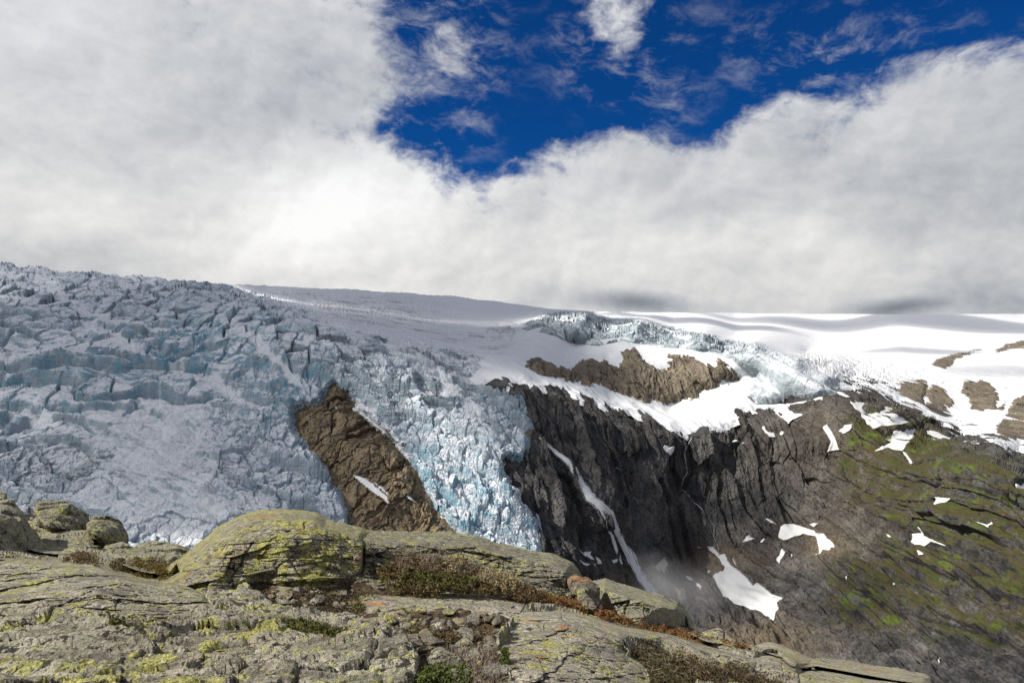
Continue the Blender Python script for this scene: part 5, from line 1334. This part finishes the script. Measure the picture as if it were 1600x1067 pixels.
def heath(name, pts, n, mat, leaf=0.02, height=0.05, label=None, cat=None, group=None, kind=None, seed=0, surf=None, mound=0.0, twig=False):
    r = np.random.default_rng(seed + 100)
    p = np.array(pts, float)
    X = r.uniform(p[:, 0].min(), p[:, 0].max(), n * 9); Y = r.uniform(p[:, 1].min(), p[:, 1].max(), n * 9)
    s = poly_sdf(X, Y, pts) + fbm(X / 12, Y / 8, 0 * X, 3, 0.6, 241) * 8
    dens = fbm(X / 16, Y / 9, 0 * X + 7, 3, 0.6, 242)
    ok = np.where((s > 0) & (dens > -0.10) & (r.random(len(s)) < np.clip(s / min(13, 0.5 * s.max() + 0.1), 0.10, 1)))[0][:n]
    X, Y, s = X[ok], Y[ok], s[ok]; n = len(X)
    P = (surf(X[None], Y[None]) if surf else gpoint(X[None], Y[None])[0])[0]
    hum = mound * np.sqrt(np.clip(s / max(s.max(), 1e-3), 0, 1)) * (0.75 + 0.6 * fbm(P[:, 0] / 0.15, P[:, 1] / 0.15, 0 * X, 2, 0.5, 243))
    C = P + np.stack([r.normal(0, 0.01, n), r.normal(0, 0.01, n), hum + r.uniform(-0.3, 1, n) * height], -1)
    a = r.uniform(0, 6.283, n); el_ = r.uniform(-0.2, 1.2, n)
    d1 = np.stack([np.cos(a) * np.cos(el_), np.sin(a) * np.cos(el_), np.sin(el_)], -1)
    d2 = np.cross(d1, r.normal(0, 1, (n, 3))); d2 /= np.linalg.norm(d2, axis=1, keepdims=True) + 1e-9
    ln = leaf * r.uniform(0.6, 1.5, n)[:, None] * (3.0 if twig else 1.0); wd = ln * (0.05 if twig else 0.34)
    V = np.stack([C - d1 * ln, C + d2 * wd, C + d1 * ln, C - d2 * wd], 1).reshape(-1, 3)
    Fc = np.arange(4 * n).reshape(n, 4)
    return tag(mesh_obj(name, V, [Fc], mat), label, cat, group, kind)


heath('heath', [(590, 892), (612, 876), (640, 868), (680, 872), (705, 884), (725, 880), (750, 892), (770, 900), (800, 905), (850, 930), (870, 940), (830, 945), (780, 936), (720, 930), (650, 934), (605, 925), (588, 905)], 18000, L_BROWN, 0.017, 0.06, kind='stuff', seed=1, mound=0.07, surf=BANK)
heath('heath', [(622, 905), (660, 900), (720, 905), (770, 915), (740, 930), (660, 930), (620, 922)], 6000, L_OLIVE, 0.015, 0.05, kind='stuff', seed=2, mound=0.12, surf=BANK)
heath('heath', [(830, 928), (870, 935), (930, 950), (990, 970), (1060, 985), (1120, 1000), (1172, 1012), (1168, 1022), (1100, 1010), (1030, 990), (960, 976), (900, 957), (850, 950)], 14000, L_RED, 0.018, 0.05, kind='stuff', seed=3, mound=0.10)
heath('heath', [(984, 1012), (1010, 1008), (1060, 1020), (1100, 1032), (1160, 1040), (1180, 1055), (1240, 1080), (1020, 1095), (1012, 1050), (985, 1025)], 15000, L_DARK, 0.014, 0.05, kind='stuff', seed=4, mound=0.08)
heath('heath', [(690, 1015), (740, 1005), (790, 1030), (800, 1080), (700, 1085), (680, 1045)], 3500, L_TWIG, 0.016, 0.03, kind='stuff', seed=5, twig=True)
heath('heath', [(985, 1015), (1060, 1020), (1160, 1040), (1230, 1075), (1030, 1085)], 1200, L_TWIG, 0.012, 0.06, kind='stuff', seed=6, twig=True, mound=0.08)
heath('heath', [(600, 870), (700, 870), (860, 925), (860, 940), (720, 928), (610, 915)], 1800, L_TWIG, 0.012, 0.08, kind='stuff', seed=7, twig=True, mound=0.18, surf=BANK)
heath('heath', [(690, 895), (715, 880), (735, 890), (725, 905), (700, 908)], 700, L_STRAW, 0.016, 0.09, kind='stuff', seed=8, mound=0.2, surf=BANK)
heath('heath', [(745, 900), (790, 905), (830, 925), (800, 935), (750, 922)], 2200, L_STRAW, 0.014, 0.05, kind='stuff', seed=9, mound=0.16, surf=BANK)
heath('heath', [(400, 920), (560, 915), (600, 930), (560, 962), (480, 955), (420, 940)], 2600, L_DARK, 0.013, 0.03, kind='stuff', seed=10, mound=0.02)
heath('heath', [(570, 965), (640, 960), (780, 965), (780, 1010), (700, 1020), (640, 1005)], 2600, L_BROWN, 0.011, 0.025, kind='stuff', seed=11, mound=0.01)
for pts, n_, mat, lab, mo in [
    ([(440, 972), (468, 962), (500, 972), (535, 984), (555, 996), (540, 1006), (500, 1006), (455, 996)], 5000, L_OLIVE, 'olive moss cushion spread over a step of the near bedrock', 0.05),
    ([(648, 1056), (665, 1040), (690, 1032), (705, 1036), (728, 1034), (742, 1056), (738, 1085), (645, 1085)], 5500, L_GREEN, 'bright olive-green crowberry cushion below the stony hollow', 0.05),
    ([(780, 1030), (795, 1025), (805, 1040), (798, 1052), (780, 1048)], 1200, L_GREEN, 'small green tuft at the corner of the broad pale slab', 0.05),
    ([(838, 1062), (860, 1052), (875, 1062), (880, 1085), (835, 1085)], 1400, L_GREEN, 'green tuft growing on the broad pale slab at the lower frame edge', 0.05),
    ([(185, 884), (225, 880), (270, 886), (300, 882), (275, 900), (252, 912), (215, 905)], 5000, L_GOLD, 'golden moss cushion beneath the long low grey boulder', 0.16),
    ([(94, 876), (128, 864), (152, 872), (158, 892), (110, 892)], 2600, L_BROWN, 'brown moss patch on the flat tilted slab boulder', 0.05),
    ([(14, 772), (35, 770), (56, 780), (55, 800), (45, 816), (32, 800), (18, 784)], 2600, L_BROWN, 'tawny moss between the small grey rock and the dark highest boulder', 0.2),
    ([(138, 844), (160, 838), (185, 846), (165, 852), (152, 862)], 1600, L_BROWN, 'brown moss patch above the small rounded boulder', 0.06),
    ([(170, 880), (190, 880), (205, 888), (200, 896), (176, 894)], 1200, L_BROWN, 'small brown moss patch at the foot of the small rounded boulder', 0.06),
    ([(160, 990), (200, 990), (250, 998), (210, 1004), (165, 1000)], 1300, L_OLIVE, 'thin rusty moss strip under the long foliated hump', 0.02),
    ([(556, 935), (572, 930), (575, 950), (560, 956), (548, 952)], 900, L_OLIVE, 'small olive moss tuft against the flat ledge', 0.05),
    ([(670, 985), (700, 980), (708, 1000), (690, 1010), (670, 1000)], 900, L_BROWN, 'brown-green moss tuft among stones beside the upright tan stone', 0.03),
]:
    heath('moss_cushion', pts, n_, mat, 0.012, 0.03, lab, 'moss', 'moss cushions on the rocks', seed=len(pts) + n_, mound=mo)
